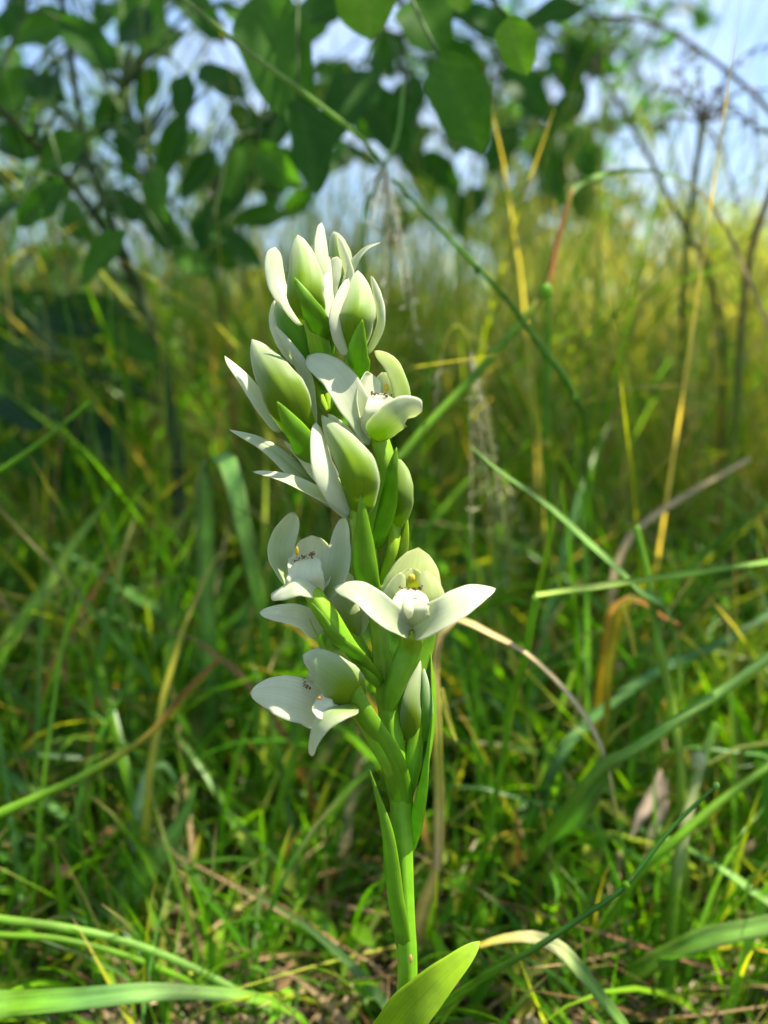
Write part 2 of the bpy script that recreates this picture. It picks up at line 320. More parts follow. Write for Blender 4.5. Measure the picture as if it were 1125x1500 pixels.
    blades('grass', r, U(0.8, 1.5, n), U(0.03, 0.07, n), U(0, 2*np.pi, n), U(0, 0.3, n), U(0.0, 0.9, n), palette(n, (3, 0.5, 0.2, 6, 1.0, 0.3, 2, 3), rng), 'hazy far end of the meadow', seg=4)
build_grass()
def leaf_cloud(n, cen, rad, size, colr, r, flat=0.35):
    """n small pointed leaves through an uneven ellipsoid; returns verts, quads, colours"""
    d = r.normal(size=(n, 3)); d /= np.linalg.norm(d, axis=1)[:, None]
    p = np.array(cen) + d * np.array(rad) * (r.random((n, 1)) ** 0.45)
    a = r.normal(size=(n, 3)); a /= np.linalg.norm(a, axis=1)[:, None]; b = np.cross(a, r.normal(size=(n, 3))); b /= np.linalg.norm(b, axis=1)[:, None]
    s = size * r.uniform(0.6, 1.3, (n, 1)); 
    V = np.stack([p - a * s, p + b * s * 0.42, p + a * s, p - b * s * 0.42], 1)
    c = np.repeat((np.array(colr) * np.exp(r.normal(0, 0.25, (n, 1))) * np.exp(r.normal(0, 0.06, (n, 3))))[:, None], 4, 1)
    return V.reshape(-1, 3), np.arange(n * 4).reshape(-1, 4), c.reshape(-1, 3)
def gather(parts):
    v, q, c = [], [], []; b = 0
    for (a, d, e) in parts: v.append(a); q.append(d + b); c.append(e); b += len(a)
    return np.concatenate(v), np.concatenate(q), np.concatenate(c)
def build_thicket():
    """the far edge of the meadow reads as one green mass"""
    r = np.random.default_rng(5); ps = []
    for k in range(120):
        ang = r.uniform(-0.75, 0.75); d = r.uniform(22, 42); x = math.sin(ang) * d; y = math.cos(ang) * d
        hgt = (r.uniform(1.2, 2.6) + (3.2 if x < -2 else 0.6 if x < 9 else 0.0) * r.random())
        ps.append(leaf_cloud(260, (x, y, hgt * 0.55), (r.uniform(1.2, 2.4), r.uniform(1, 2), hgt * 0.6), 0.16, (0.13, 0.2, 0.035) if x > -2 else (0.06, 0.13, 0.025), r))
    v, q, c = gather(ps); big_mesh('far_thicket', v, q, c, np.zeros((len(v), 2)), M_LEAF_MASS, label='blurred green bushes along the far edge of the meadow')
build_thicket()
def tree(name, label, foot, height, crown, nleaf, leaf, colr, seed, clumps=26, trunk_r=0.05, low=0.35):
    """trunk with limbs, and a crown of many leaf-sized faces in clumps"""
    r = np.random.default_rng(seed); rr = random.Random(seed)
    t = empty(name, foot); tag(t, label, 'tree')
    q = Parts(); top = Vector((rr.uniform(-.15, .15) * height, rr.uniform(-.1, .1) * height, height * 0.85)); ps = []
    q.tube([(0, 0, -0.05), top * 0.35 + Vector((0.03 * height, 0, 0)), top * 0.7, top], [trunk_r, trunk_r * 0.8, trunk_r * 0.5, trunk_r * 0.15], (0.09, 0.07, 0.045), sides=8)
    for k in range(clumps):
        h = low + (1 - low) * rr.random(); ang = rr.uniform(0, 6.28); rad = crown * (0.25 + 0.75 * rr.random()) * (1.15 - 0.6 * abs(h - 0.65))
        c = Vector((math.cos(ang) * rad, math.sin(ang) * rad, height * h)); s = top * min(1, h * 0.85)
        q.tube([s, s.lerp(c, 0.5) + Vector((0, 0, 0.04 * height)), c], [trunk_r * 0.35, trunk_r * 0.2, trunk_r * 0.06], (0.09, 0.07, 0.045), sides=5, n=8)
        ps.append(leaf_cloud(nleaf // clumps, tuple(c), (crown * 0.34, crown * 0.34, crown * 0.24), leaf, colr, r))
    q.build('trunk', M_BARK, t)
    v, qd, c = gather(ps); big_mesh('crown', v, qd, c, np.zeros((len(v), 2)), M_LEAF_MASS, parent=t)
    return t
tree('young_tree', 'blurred leafy young tree standing behind the shrub at the upper left', (-1.35, 2.5, 0), 2.7, 1.0, 1000, 0.04, (0.05, 0.13, 0.02), 3, trunk_r=0.035, low=0.3)
tree('young_tree', 'blurred small tree with a dark slim trunk behind the flower spike', (0.47, 2.6, 0), 1.6, 0.40, 1500, 0.036, (0.06, 0.14, 0.03), 8, trunk_r=0.022, low=0.38)
tree('meadow_tree', 'pale blurred tree far off across the meadow', (6.6, 16, 0), 2.9, 2.6, 4200, 0.11, (0.3, 0.33, 0.08), 12, trunk_r=0.14, low=0.2)
tree('meadow_tree', 'dark blurred tree far off behind the upper left leaves', (-8.5, 14, 0), 7.5, 3.4, 2600, 0.13, (0.05, 0.11, 0.025), 14, trunk_r=0.2, low=0.2)
tree('meadow_bush', 'bright yellow green blurred bush at the right edge of the meadow', (3.5, 6.6, 0), 1.75, 1.15, 4200, 0.05, (0.34, 0.37, 0.06), 23, trunk_r=0.05, low=0.15)
tree('meadow_bush', 'dull green blurred bush right of the slim dark trunk', (1.6, 6.2, 0), 1.5, 0.9, 3200, 0.045, (0.24, 0.28, 0.05), 27, trunk_r=0.05, low=0.15)

# ------------------------------------------------------------------ the orchid
WHITE = np.array((0.78, 0.80, 0.63)); PALE = np.array((0.46, 0.58, 0.22)); LIME = np.array((0.26, 0.42, 0.014)); GREEN = np.array((0.13, 0.31, 0.012)); DEEP = np.array((0.075, 0.20, 0.01))
def mix(a, b, t): return a * (1 - t[..., None]) + b * t[..., None]
def c_petal(gb=0.5, gm=0.2, k=2.5, mid=0.5, green=LIME, white=WHITE):
    def f(u, v):
        g = gb * (1 - u) ** k + gm * np.exp(-(v / mid) ** 2) * (1 - u) ** 0.6
        g = g - 0.75 * np.clip(np.abs(v) - 0.84, 0, 1) / 0.16 * g
        c = mix(white, green, np.clip(g, 0, 1))
        return mix(c, np.array((0.45, 0.34, 0.14)), 0.5 * np.clip((u - 0.97) / 0.03, 0, 1))       # browned tips
    return f
def c_bract(a=GREEN, b=LIME, edge=0.35, tip=0.3):
    def f(u, v):
        g = edge * np.clip(np.abs(v) - 0.75, 0, 1) / 0.25 + tip * u ** 3
        return mix(a, b, np.clip(g, 0, 1))
    return f
SH = [0.0]                                       # depth offset of the flower being built, mm
def petal(parent, name, pts, w, face=(0, 0, 1), cup=0.5, prof=(0.6, 0.6, 0.3), color=None, mat=None, thick=0.22, crease=0.0, ruffle=0.5, nu=26, nv=15, curl=0.0, seed=0):
    """a sepal, petal, lip or bract: pts run base to tip as (px, py, depth mm); width w in px; edges curve towards `face`"""
    mat = mat or M_PETAL; color = color or c_petal()
    C = spline([P(p[0], p[1], p[2] + SH[0]) for p in pts], nu); u = np.linspace(0, 1, nu); v = np.linspace(-1, 1, nv)
    T = np.gradient(C, axis=0); T /= np.linalg.norm(T, axis=1)[:, None]
    fs = face if isinstance(face, list) else [face]
    Fc = spline([tuple(camdir(f)) for f in fs], nu) if len(fs) > 1 else np.repeat(np.array([tuple(camdir(fs[0]))]), nu, 0)
    Nn = Fc - (Fc * T).sum(1)[:, None] * T; Nn /= np.linalg.norm(Nn, axis=1)[:, None] + 1e-9
    S = np.cross(T, Nn)
    a, b, base = prof
    us = np.clip(u, 1e-4, 1 - 1e-4); f = us ** a * (1 - us) ** b; f /= f.max()
    wd = np.clip(f + base * (1 - u) ** 3, 0.0, 1.05); wd[-1] = max(wd[-1], 0.03); wd[0] = max(wd[0], 0.08)
    ph = (pts[0][0] * 0.37 + pts[-1][1] * 0.11) % 6.28
    wd = wd * (1 + 0.025 * np.sin(u * 14 + ph) + 0.015 * np.sin(u * 31 + 2 * ph)); C = C + S * (w * MM * 0.05 * np.sin(u * 5 + ph) * np.sin(np.pi * u))[:, None]
    W = w * MM / 2 * wd
    cu = cup if isinstance(cup, (list, tuple)) else [cup, cup]
    ca = np.interp(u, np.linspace(0, 1, len(cu)), cu); ca = np.where(np.abs(ca) < 0.02, 0.02, ca)
    ang = ca[:, None] * v[None]
    x = W[:, None] * np.sin(ang) / np.sin(np.abs(ca))[:, None] * np.sign(ca)[:, None]
    z = W[:, None] * (1 - np.cos(ang)) / np.sin(np.abs(ca))[:, None] * np.sign(ca)[:, None]
    z = z - crease * MM * np.exp(-(v / 0.13) ** 2)[None] * np.sin(np.pi * np.clip(u * 1.05, 0, 1))[:, None]
    z = z + ruffle * MM * (v ** 2)[None] * np.sign(v)[None] ** 0 * (np.sin(u * 11 + ph)[:, None] + 0.6 * np.sin((u * 23 + 2 * ph)[:, None] + v[None] * 2)) * np.sin(np.pi * u)[:, None]
    z = z + curl * MM * (u ** 3)[:, None]
    pos = C[:, None] + S[:, None] * x[..., None] + Nn[:, None] * z[..., None]
    du = np.gradient(pos, axis=0); dv = np.gradient(pos, axis=1)
    nn = np.cross(du, dv); nn /= np.linalg.norm(nn, axis=2)[..., None] + 1e-12
    th = thick / 1000 / 2 * (1 - 0.75 * np.abs(v) ** 4)[None] * (1 - 0.6 * u ** 6)[:, None] * np.minimum(1, W / (1.2e-3) + 0.25)[:, None]
    top = pos + nn * th[..., None]; bot = pos - nn * th[..., None]
    U, V = np.meshgrid(u, v, indexing='ij'); cc = color(U, V); uv = np.stack([U, (V + 1) / 2], -1)
    q = Parts(); b0 = q.grid(top, cc, uv); b1 = len(q.v); q.grid(bot, cc, uv)
    n0 = (nu - 1) * (nv - 1); q.f[n0:] = [t[::-1] for t in q.f[n0:]]
    ring = [j for j in range(nv)] + [i*nv + nv-1 for i in range(1, nu)] + [(nu-1)*nv + j for j in range(nv-2, -1, -1)] + [i*nv for i in range(nu-2, 0, -1)]
    for k in range(len(ring)):
        p0, p1 = ring[k], ring[(k+1) % len(ring)]
        q.f.append((b0 + p1, b0 + p0, b1 + p0, b1 + p1))
    return q.build(name, mat, parent)
def ovary(parent, pts, rad, name='flower', cols=None):
    pts = [(pts[0][0], pts[0][1], max(pts[0][2], 2))] + list(pts[1:]); rad = [rad[0] * 0.5] + list(rad[1:])
    q = Parts(); q.tube([P(*p) for p in pts[:-1]] + [P(pts[-1][0], pts[-1][1], pts[-1][2] + SH[0])], [r * MM for r in rad], cols or [(0, GREEN), (0.6, GREEN * 1.1), (1, LIME * 0.8)], sides=18, n=24, rib=0.06)
    return q.build(name, M_STEM, parent)
def spots(parent, px, py, dz, wx, wy, n, colr, size, seed, name='lip_spot', slope=0.0, bow=0.0):
    """the stippled marks on a lip: tiny raised dots, one mesh"""
    r = random.Random(seed); q = Parts()
    for _ in range(n):
        a = r.uniform(-1, 1); b = r.gauss(0, 0.45)
        c = P(px + a * wx, py + slope * a * wx + b * wy + bow * a * a, dz + SH[0] + r.uniform(-0.15, 0.1)); s = size * MM * r.uniform(0.5, 1.3)
        q.ball(c, s * r.uniform(0.8, 1.9), s * 0.5, s, colr, rings=4, sides=6)
    return q.build(name, M_STEM, parent)
def anther(parent, px, py, dz, rx, ry, colr, name='anther_cap', rz=0.6):
    q = Parts(); q.ball(P(px, py, dz + SH[0]), rx * MM, rx * MM * rz, ry * MM, colr, rings=9, sides=12)
    return q.build(name, M_STEM, parent)
PURPLE = (0.16, 0.075, 0.04); YELLOW = (0.50, 0.36, 0.03)
SP, PT, BR = 'sepal', 'petal', 'bract'
def build_orchid():
    root = empty('orchid', at(575, 1760, D0 + 0.012))
    inv = root.location.copy()
    tag(root, 'tall orchid spike with white and lime green flowers on one green stem', 'orchid')
    made = []
    def reg(o): made.append(o); return o
    B = root
    # stem -----------------------------------------------------------------
    q = Parts()
    q.tube([P(575, 1760, 12), P(583, 1620, 6), P(592, 1500, 3), P(597, 1420, 1), P(593, 1340, 0), P(589, 1250, 0), P(587, 1170, 1), P(576, 1090, 1), P(565, 1010, 1), P(556, 940, 2), P(548, 870, 3), P(541, 800, 4), P(528, 735, 5), P(505, 665, 5), P(482, 600, 4), P(473, 550, 4), P(473, 490, 5), P(478, 440, 6)],
           [x * MM for x in (20, 20, 19, 17, 15, 14, 15, 16, 17, 17, 14, 12, 11, 11, 10, 9, 7, 4)],
           [(0, GREEN * 0.9), (0.2, LIME * 0.75), (0.3, GREEN * 1.15), (0.5, GREEN), (0.7, LIME * 0.7), (1, LIME)], sides=24, n=90, wob=0.03, rib=0.05)
    stem = q.build('stem', M_STEM, B)
    for (x, y, dz, rx, ry) in ((541, 973, -2.9, 5, 8), (600, 1405, -1.6, 4, 9)):      # tiny brown scars on the stem
        q = Parts(); q.ball(P(x, y, dz), rx * MM, 2 * MM, ry * MM, (0.42, 0.22, 0.08), rings=7, sides=9); q.build('scar', M_BARK, stem)
    BRC = c_bract(); BRD = c_bract(GREEN * 0.9, LIME, 0.3, 0.2); BRL = c_bract(LIME * 0.55, LIME * 0.9, 0.4, 0.6)
    # basal sheath leaf and stem bracts -------------------------------------
    petal(B, 'sheath_leaf', [(556, 1560, 4), (592, 1492, -5), (638, 1443, -8), (672, 1411, -7), (703, 1379, -4)], 60, face=(-0.2, 0.5, 0.75), cup=[1.2, 1.1, 0.7, 0.35], prof=(0.25, 0.6, 0.5), color=c_bract(LIME * 0.85, LIME * 1.1, 0.3, 0.5), mat=M_BRACT, thick=0.7, crease=2, nu=34)
    petal(B, BR, [(594, 1428, 3), (582, 1362, -2.4), (571, 1290, -3.6), (564, 1215, -3.6), (542, 1128, 0)], 31, face=(-0.65, 0, 0.8), cup=[-1.2, -1.0, -0.7, -0.3], prof=(0.6, 0.9, 0.1), color=BRC, mat=M_BRACT, thick=0.6, nu=34)
    # flower: top-left closed -------------------------------------------------
    f = ovary(B, [(480, 590, 5), (472, 530, 1), (464, 492, -2), (456, 468, -3)], [10, 13, 17, 13])
    petal(f, SP, [(460, 482, -2), (445, 425, -9), (436, 344, -2)], 52, face=(0.1, 0, -1), cup=[1.1, 1.1, 0.7], prof=(0.55, 0.65, 0.35), color=c_petal(0.6, 1.2, 1.0, 1.1), crease=2)
    petal(f, PT, [(441, 476, -1), (407, 415, 2), (403, 362, 3)], 33, face=(-0.55, 0, -0.8), cup=0.6, prof=(0.75, 0.4, 0.2), color=c_petal(0.15, 0.05), ruffle=1.0)
    petal(f, PT, [(468, 480, 0), (472, 420, 2), (456, 358, 3)], 34, face=(0.5, 0, -0.8), cup=0.6, prof=(0.6, 0.5, 0.3), color=c_petal(0.3, 0.1))
    petal(f, BR, [(476, 530, 3), (464, 478, -6.5), (449, 444, -10.5), (431, 406, -10.5)], 34, face=(0.15, 0, -1), cup=[1.3, 1.1, 0.7], prof=(0.42, 0.8, 0.2), color=BRC, mat=M_BRACT)
    # flower: shaded one behind and below it ------------------------------------
    f = ovary(B, [(480, 606, 2), (462, 570, 3), (446, 530, 4)], [9, 10, 12], cols=[(0, LIME * 0.8), (1, LIME)])
    petal(f, SP, [(452, 536, 3), (430, 490, 1), (404, 440, 4)], 46, face=(0.3, 0, -1), cup=0.9, prof=(0.5, 0.6, 0.4), color=c_petal(1.0, 1.0, 0.5, 1.2, green=GREEN * 1.3))
    petal(f, PT, [(440, 535, 4), (415, 490, 5), (402, 440, 6)], 30, face=(-0.4, 0, -0.9), cup=0.6, color=c_petal(0.2, 0.1))
    # flower: top centre, tall narrow petals -----------------------------------
    f = ovary(B, [(479, 520, 5), (482, 470, 6), (486, 425, 7)], [8, 11, 9])
    petal(f, SP, [(474, 470, 1), (475, 400, -1), (471, 326, 3)], 25, face=(-0.5, 0, -0.8), cup=0.8, prof=(0.35, 0.4, 0.3), color=c_petal(0.35, 0.25, 1.0))
    petal(f, SP, [(492, 440, 8), (497, 390, 8), (489, 339, 9)], 40, face=(0.2, 0, -1), cup=0.8, prof=(0.6, 0.6, 0.4), color=c_petal(0.8, 0.8, 0.6, 0.6))
    petal(f, PT, [(500, 450, 7), (509, 405, 6), (494, 345, 7)], 20, face=(0.7, 0, -0.7), cup=0.6, color=c_petal(0.1, 0.0))
    petal(f, PT, [(483, 440, 5), (487, 410, 4), (494, 376, 4)], 22, face=(-0.2, 0, -1), cup=0.8, prof=(0.4, 0.3, 0.4), color=c_petal(0.15, 0.1))
    petal(f, SP, [(505, 420, 6), (517, 388, 6), (536, 366, 5), (558, 355, 4)], 12, face=(0.3, 0.6, 0.7), cup=0.7, prof=(0.3, 0.7, 0.5), color=c_petal(0.3, 0.2))
    # flower: top-right closed -------------------------------------------------
    f = ovary(B, [(486, 620, 5), (506, 572, -1), (515, 540, -3), (518, 515, -3)], [10, 13, 15, 12])
    petal(f, SP, [(511, 524, -3), (524, 460, -10), (524, 396, -2)], 50, face=(-0.05, 0, -1), cup=[1.1, 1.2, 0.8], prof=(0.6, 0.65, 0.3), color=c_petal(0.5, 1.1, 1.0, 0.8), crease=2)
    petal(f, PT, [(508, 518, -4), (486, 450, -3), (483, 376, 2)], 24, face=(-0.7, 0, -0.6), cup=0.7, prof=(0.5, 0.6, 0.3), color=c_petal(0.1, 0.05))
    petal(f, PT, [(508, 522, -5), (497, 470, -8), (511, 408, -5)], 26, face=(-0.6, 0, -0.7), cup=0.8, prof=(0.7, 0.6, 0.3), color=c_petal(0.15, 0.05))
    petal(f, SP, [(538, 518, 0), (556, 465, -3), (543, 404, 1)], 20, face=(0.8, 0, -0.6), cup=0.7, prof=(0.6, 0.6, 0.3), color=c_petal(0.35, 0.15))
    petal(f, BR, [(514, 566, 1), (522, 520, -9), (531, 468, -12)], 34, face=(0.05, 0, -1), cup=[1.3, 1.1, 0.6], prof=(0.42, 0.8, 0.2), color=BRC, mat=M_BRACT)
    # flower: left closed ------------------------------------------------------
    f = ovary(B, [(500, 735, 2), (470, 690, -1), (444, 640, -3)], [11, 16, 14], cols=[(0, GREEN), (1, GREEN)])
    petal(f, SP, [(452, 655, -3), (408, 572, -12), (369, 497, -4)], 60, face=(0.1, 0, -1), cup=[1.1, 1.15, 0.8], prof=(0.6, 0.68, 0.3), color=c_petal(0.6, 1.25, 0.9, 1.2, green=LIME * 0.85), crease=2.5)
    petal(f, PT, [(412, 632, -2), (364, 560, -2), (329, 521, 0)], 28, face=(-0.7, 0, -0.6), cup=0.6, prof=(0.55, 0.7, 0.3), color=c_petal(0.3, 0.1))
    petal(f, PT, [(455, 640, 0), (446, 555, -1), (400, 476, 1)], 25, face=(0.65, 0.1, -0.7), cup=0.6, prof=(0.5, 0.6, 0.4), color=c_petal(0.4, 0.25, 1.2))
    petal(f, BR, [(476, 708, 2), (440, 645, -10), (406, 588, -13.5)], 40, face=(0.05, 0, -1), cup=[1.3, 1.1, 0.6], prof=(0.42, 0.8, 0.2), color=BRC, mat=M_BRACT)
    # flower: centre, half open, green back to the camera --------------------------
    f = ovary(B, [(548, 900, 2), (538, 830, -5), (527, 775, -9), (519, 748, -8)], [10, 14, 14, 11])
    petal(f, SP, [(521, 762, -8), (514, 690, -16), (471, 608, -7)], 55, face=(0.35, 0, -1), cup=[1.1, 1.1, 0.7], prof=(0.6, 0.85, 0.25), color=c_petal(0.6, 1.2, 0.8, 0.95), crease=3)
    petal(f, PT, [(514, 757, -9), (481, 695, -13), (463, 618, -7)], 36, face=(-0.55, 0, -0.8), cup=0.7, prof=(0.65, 0.6, 0.3), color=c_petal(0.15, 0.05), ruffle=1.2)
    petal(f, PT, [(525, 750, -5), (533, 685, -6), (480, 606, -5)], 34, face=(0.7, 0.1, -0.7), cup=0.6, prof=(0.5, 0.55, 0.4), color=c_petal(0.4, 0.2))
    petal(f, SP, [(512, 760, -9), (470, 728, -11), (418, 702, -9), (370, 691, -6)], 25, face=(-0.2, 0.85, 0.4), cup=0.6, prof=(0.45, 0.6, 0.5), color=c_petal(0.7, 0.15, 1.6))
    petal(f, SP, [(500, 742, -3), (440, 692, -5), (390, 652, -4), (335, 629, -2)], 27, face=(0.25, 0.4, 0.85), cup=-0.5, prof=(0.5, 0.8, 0.4), color=c_petal(0.8, 0.35, 1.0, 0.5, green=LIME * 0.8), crease=2)
    petal(f, 'lip', [(505, 740, -4), (465, 705, -5), (440, 672, -5), (415, 645, -4)], 14, face=(0.2, 0.7, 0.5), cup=0.7, color=c_petal(0.2, 0.0))
    petal(f, BR, [(548, 905, 3), (539, 850, -8.5), (532, 780, -13), (528, 723, -14.5)], 35, face=(-0.05, 0, -1), cup=[1.2, 1.15, 1.0, 0.6], prof=(0.42, 0.8, 0.2), color=BRC, mat=M_BRACT, nu=30)
    # flower: right, open, seen from the side ----------------------------------------
    f = ovary(B, [(540, 790, 3), (552, 730, -1), (563, 680, -5), (556, 640, -5)], [10, 12, 17, 13])
    petal(f, SP, [(546, 648, -5), (519, 592, -8), (492, 548, -7), (450, 521, -3)], 46, face=(0.15, 0.2, 1), cup=[0.6, 0.35, -0.35], prof=(0.55, 0.4, 0.35), color=c_petal(0.35, 0.05, 2), ruffle=0.8)
    petal(f, SP, [(548, 645, -9), (576, 615, -15), (597, 602, -15), (618, 603, -13)], 44, face=(0.0, -0.6, 0.8), cup=[-0.9, -0.8, -0.5], prof=(0.5, 0.35, 0.5), color=c_petal(0.85, 0.5, 1.4, 0.6))
    petal(f, SP, [(566, 640, 1), (596, 590, -2), (580, 540, -3), (548, 514, -2)], 40, face=[(-0.8, 0.2, 0.2), (-0.8, 0.1, 0.4), (-0.5, -0.5, 0.6)], cup=[0.6, 0.6, 0.4], prof=(0.5, 0.6, 0.5), color=c_petal(0.6, 0.4, 1.0))
    petal(f, PT, [(548, 640, -4), (533, 590, -5), (545, 548, -3)], 46, face=(0.65, 0, 0.7), cup=0.8, prof=(0.5, 0.35, 0.5), color=c_petal(0.1, 0.0))
    petal(f, PT, [(562, 640, 2), (572, 590, 3), (560, 545, 0)], 44, face=(-0.1, 0, 1), cup=0.7, prof=(0.5, 0.4, 0.5), color=c_petal(0.5, 0.4, 0.8))
    petal(f, 'lip', [(553, 640, -6), (556, 605, -9), (556, 576, -7)], 44, face=(0, 0.3, 0.9), cup=0.5, prof=(0.5, 0.5, 0.4), color=c_petal(0.15, 0.0), ruffle=1.0)
    anther(f, 566, 568, -3, 4, 6, YELLOW)
    spots(f, 559, 578, -8.0, 15, 3, 40, PURPLE, 1.0, 5, slope=0.1)
    petal(f, BR, [(541, 806, 4), (561, 735, -4), (573, 690, -8.5), (581, 655, -8.5)], 34, face=(0.5, 0, -0.9), cup=[1.2, 1.0, 0.6], prof=(0.42, 0.8, 0.2), color=BRD, mat=M_BRACT)
    SH[0] = 3
    # flower: right, closed, behind ---------------------------------------------------
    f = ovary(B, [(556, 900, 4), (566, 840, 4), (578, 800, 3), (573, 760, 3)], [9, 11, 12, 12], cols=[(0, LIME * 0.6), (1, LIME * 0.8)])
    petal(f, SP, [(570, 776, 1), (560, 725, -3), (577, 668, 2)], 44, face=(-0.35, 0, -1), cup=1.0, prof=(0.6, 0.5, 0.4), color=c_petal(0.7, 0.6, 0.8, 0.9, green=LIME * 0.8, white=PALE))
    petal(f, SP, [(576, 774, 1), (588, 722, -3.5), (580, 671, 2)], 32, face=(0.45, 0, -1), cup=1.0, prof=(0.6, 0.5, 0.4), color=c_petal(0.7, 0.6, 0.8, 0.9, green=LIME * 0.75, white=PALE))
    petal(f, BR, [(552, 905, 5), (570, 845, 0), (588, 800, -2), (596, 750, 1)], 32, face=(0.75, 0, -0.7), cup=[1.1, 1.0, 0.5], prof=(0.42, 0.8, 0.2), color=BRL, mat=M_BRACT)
    SH[0] = 0
    # flower: left, open, three-quarter view ------------------------------------------
    f = ovary(B, [(563, 1010, -2), (530, 970, -6), (492, 920, -9), (464, 878, -9), (458, 858, -7)], [12, 11, 11, 16, 12])
    petal(f, SP, [(428, 862, -4), (410, 805, 0), (431, 750, 2)], 44, face=(0.6, 0, 0.8), cup=0.7, prof=(0.6, 0.55, 0.4), color=c_petal(0.45, 0.3, 1.0, green=LIME * 0.9))
    petal(f, SP, [(474, 874, -6), (498, 822, -6), (503, 757, -2)], 38, face=(-0.45, 0, 0.9), cup=0.5, prof=(0.55, 0.6, 0.4), color=c_petal(0.5, 0.35, 1.0, green=LIME * 0.9))
    petal(f, SP, [(470, 866, -9), (440, 858, -12), (418, 862, -11), (397, 870, -8)], 34, face=[(0.1, 0.3, 0.9), (-0.2, 0.5, 0.7), (-0.6, 0.6, 0.2)], cup=[0.2, -0.4, -0.7], prof=(0.6, 0.4, 0.4), color=c_petal(0.3, 0.05, 2))
    petal(f, SP, [(468, 930, -5), (445, 905, -6), (420, 897, -5), (380, 897, -3)], 32, face=(0.0, 0.55, 0.8), cup=[0.4, -0.3], prof=(0.55, 0.6, 0.5), color=c_petal(0.2, 0.05, 2))
    petal(f, PT, [(452, 866, -5), (462, 818, -1), (456, 784, -3)], 62, face=(-0.2, -0.1, 1), cup=[0.8, 0.9, 0.7], prof=(0.45, 0.38, 0.5), color=c_petal(0.2, 0.05))
    petal(f, 'lip', [(458, 870, -8), (450, 846, -10.5), (448, 819, -7)], 50, face=(-0.15, 0.25, 0.95), cup=[0.5, 0.25, 0.35], prof=(0.6, 0.42, 0.3), color=c_petal(0.25, 0.0), ruffle=0.8)
    anther(f, 435, 807, -4.5, 2.5, 7, YELLOW)
    spots(f, 446, 816, -9.0, 15, 4.5, 52, PURPLE, 1.0, 8, slope=-0.35)
    petal(f, BR, [(560, 1015, 2), (520, 965, -9.5), (488, 935, -12), (470, 905, -12), (453, 880, -11)], 26, face=(0.5, 0.3, -0.9), cup=[1.2, 1.0, 0.6], prof=(0.4, 0.7, 0.2), color=c_bract(GREEN, LIME, 0.5, 0.2), mat=M_BRACT)
    # flower: half hidden behind the axis on the left -----------------------------------
    f = ovary(B, [(552, 990, 4), (530, 950, 4), (515, 925, 4)], [9, 10, 9])
    petal(f, SP, [(520, 935, 3), (500, 890, 1), (482, 842, 4)], 40, face=(0.2, 0, -1), cup=0.8, color=c_petal(0.8, 0.4, 1.0))
    petal(f, PT, [(508, 932, 3), (484, 890, 3), (475, 840, 5)], 30, face=(-0.6, 0, -0.7), cup=0.5, color=c_petal(0.1, 0.0))
    petal(f, PT, [(526, 930, 5), (526, 880, 5), (500, 835, 6)], 30, face=(0.5, 0, -0.7), cup=0.5, color=c_petal(0.3, 0.1))
    SH[0] = -6
    # flower: right, open, facing the camera ---------------------------------------------
    f = ovary(B, [(565, 1060, -1), (578, 1005, -3), (601, 950, -4), (604, 922, -3)], [12, 13, 18, 14], cols=[(0, GREEN), (0.7, GREEN), (1, LIME * 0.8)])
    petal(f, SP, [(602, 922, 0), (602, 862, 6), (613, 802, -1)], 84, face=(0, -0.05, 1), cup=[0.9, 0.9, 0.7], prof=(0.45, 0.5, 0.4), color=c_petal(0.5, 0.25, 1.5))
    petal(f, SP, [(600, 927, -5), (566, 898, -10), (528, 868, -9), (489, 860, -4)], 36, face=(0.15, 0.45, 0.9), cup=[0.7, 0.4, -0.3], prof=(0.6, 0.6, 0.35), color=c_petal(0.4, 0.1, 2))
    petal(f, SP, [(606, 928, -5), (648, 898, -10), (690, 872, -9), (726, 862, -5)], 42, face=(-0.15, 0.5, 0.85), cup=[0.7, 0.4, -0.2], prof=(0.55, 0.72, 0.35), color=c_petal(0.4, 0.1, 2))
    petal(f, PT, [(595, 922, -2), (571, 880, -3), (587, 838, -5)], 40, face=(0.6, 0, 0.8), cup=0.6, prof=(0.5, 0.5, 0.5), color=c_petal(0.4, 0.1, 1.5))
    petal(f, PT, [(611, 922, -2), (636, 878, -3), (622, 834, -5)], 40, face=(-0.6, 0, 0.8), cup=0.6, prof=(0.5, 0.5, 0.5), color=c_petal(0.4, 0.1, 1.5))
    petal(f, 'column', [(603, 870, 2), (603, 852, -1), (603, 832, -1)], 36, face=(0, 0, 1), cup=0.9, prof=(0.3, 0.4, 0.6), color=c_petal(0.7, 0.7, 0.3, 1.0, green=np.array((0.5, 0.55, 0.06))))
    petal(f, 'lip', [(602, 924, -4), (600, 893, -8), (601, 862, -4)], 52, face=(0, 0.3, 0.9), cup=[0.7, 0.35, 0.4], prof=(0.5, 0.5, 0.4), color=c_petal(0.35, 0.35, 2, 0.35), ruffle=0.8)
    petal(f, 'lip_callus', [(600, 906, -8), (598, 891, -9), (600, 871, -6)], 13, face=(0, 0.2, -1), cup=0.9, prof=(0.5, 0.3, 0.3), color=c_petal(0, 0), thick=0.6)
    anther(f, 603, 847, -1.8, 5, 6.5, (0.46, 0.37, 0.04))
    spots(f, 602, 863, -7.0, 17, 2.5, 50, PURPLE, 1.0, 3, bow=-3)
    petal(f, BR, [(566, 1078, 6), (588, 1005, 7), (622, 930, 9), (645, 848, 9)], 44, face=(0.5, 0, -0.8), cup=[1.2, 0.9, 0.4], prof=(0.42, 1.1, 0.2), color=BRC, mat=M_BRACT, nu=30)
    SH[0] = 0
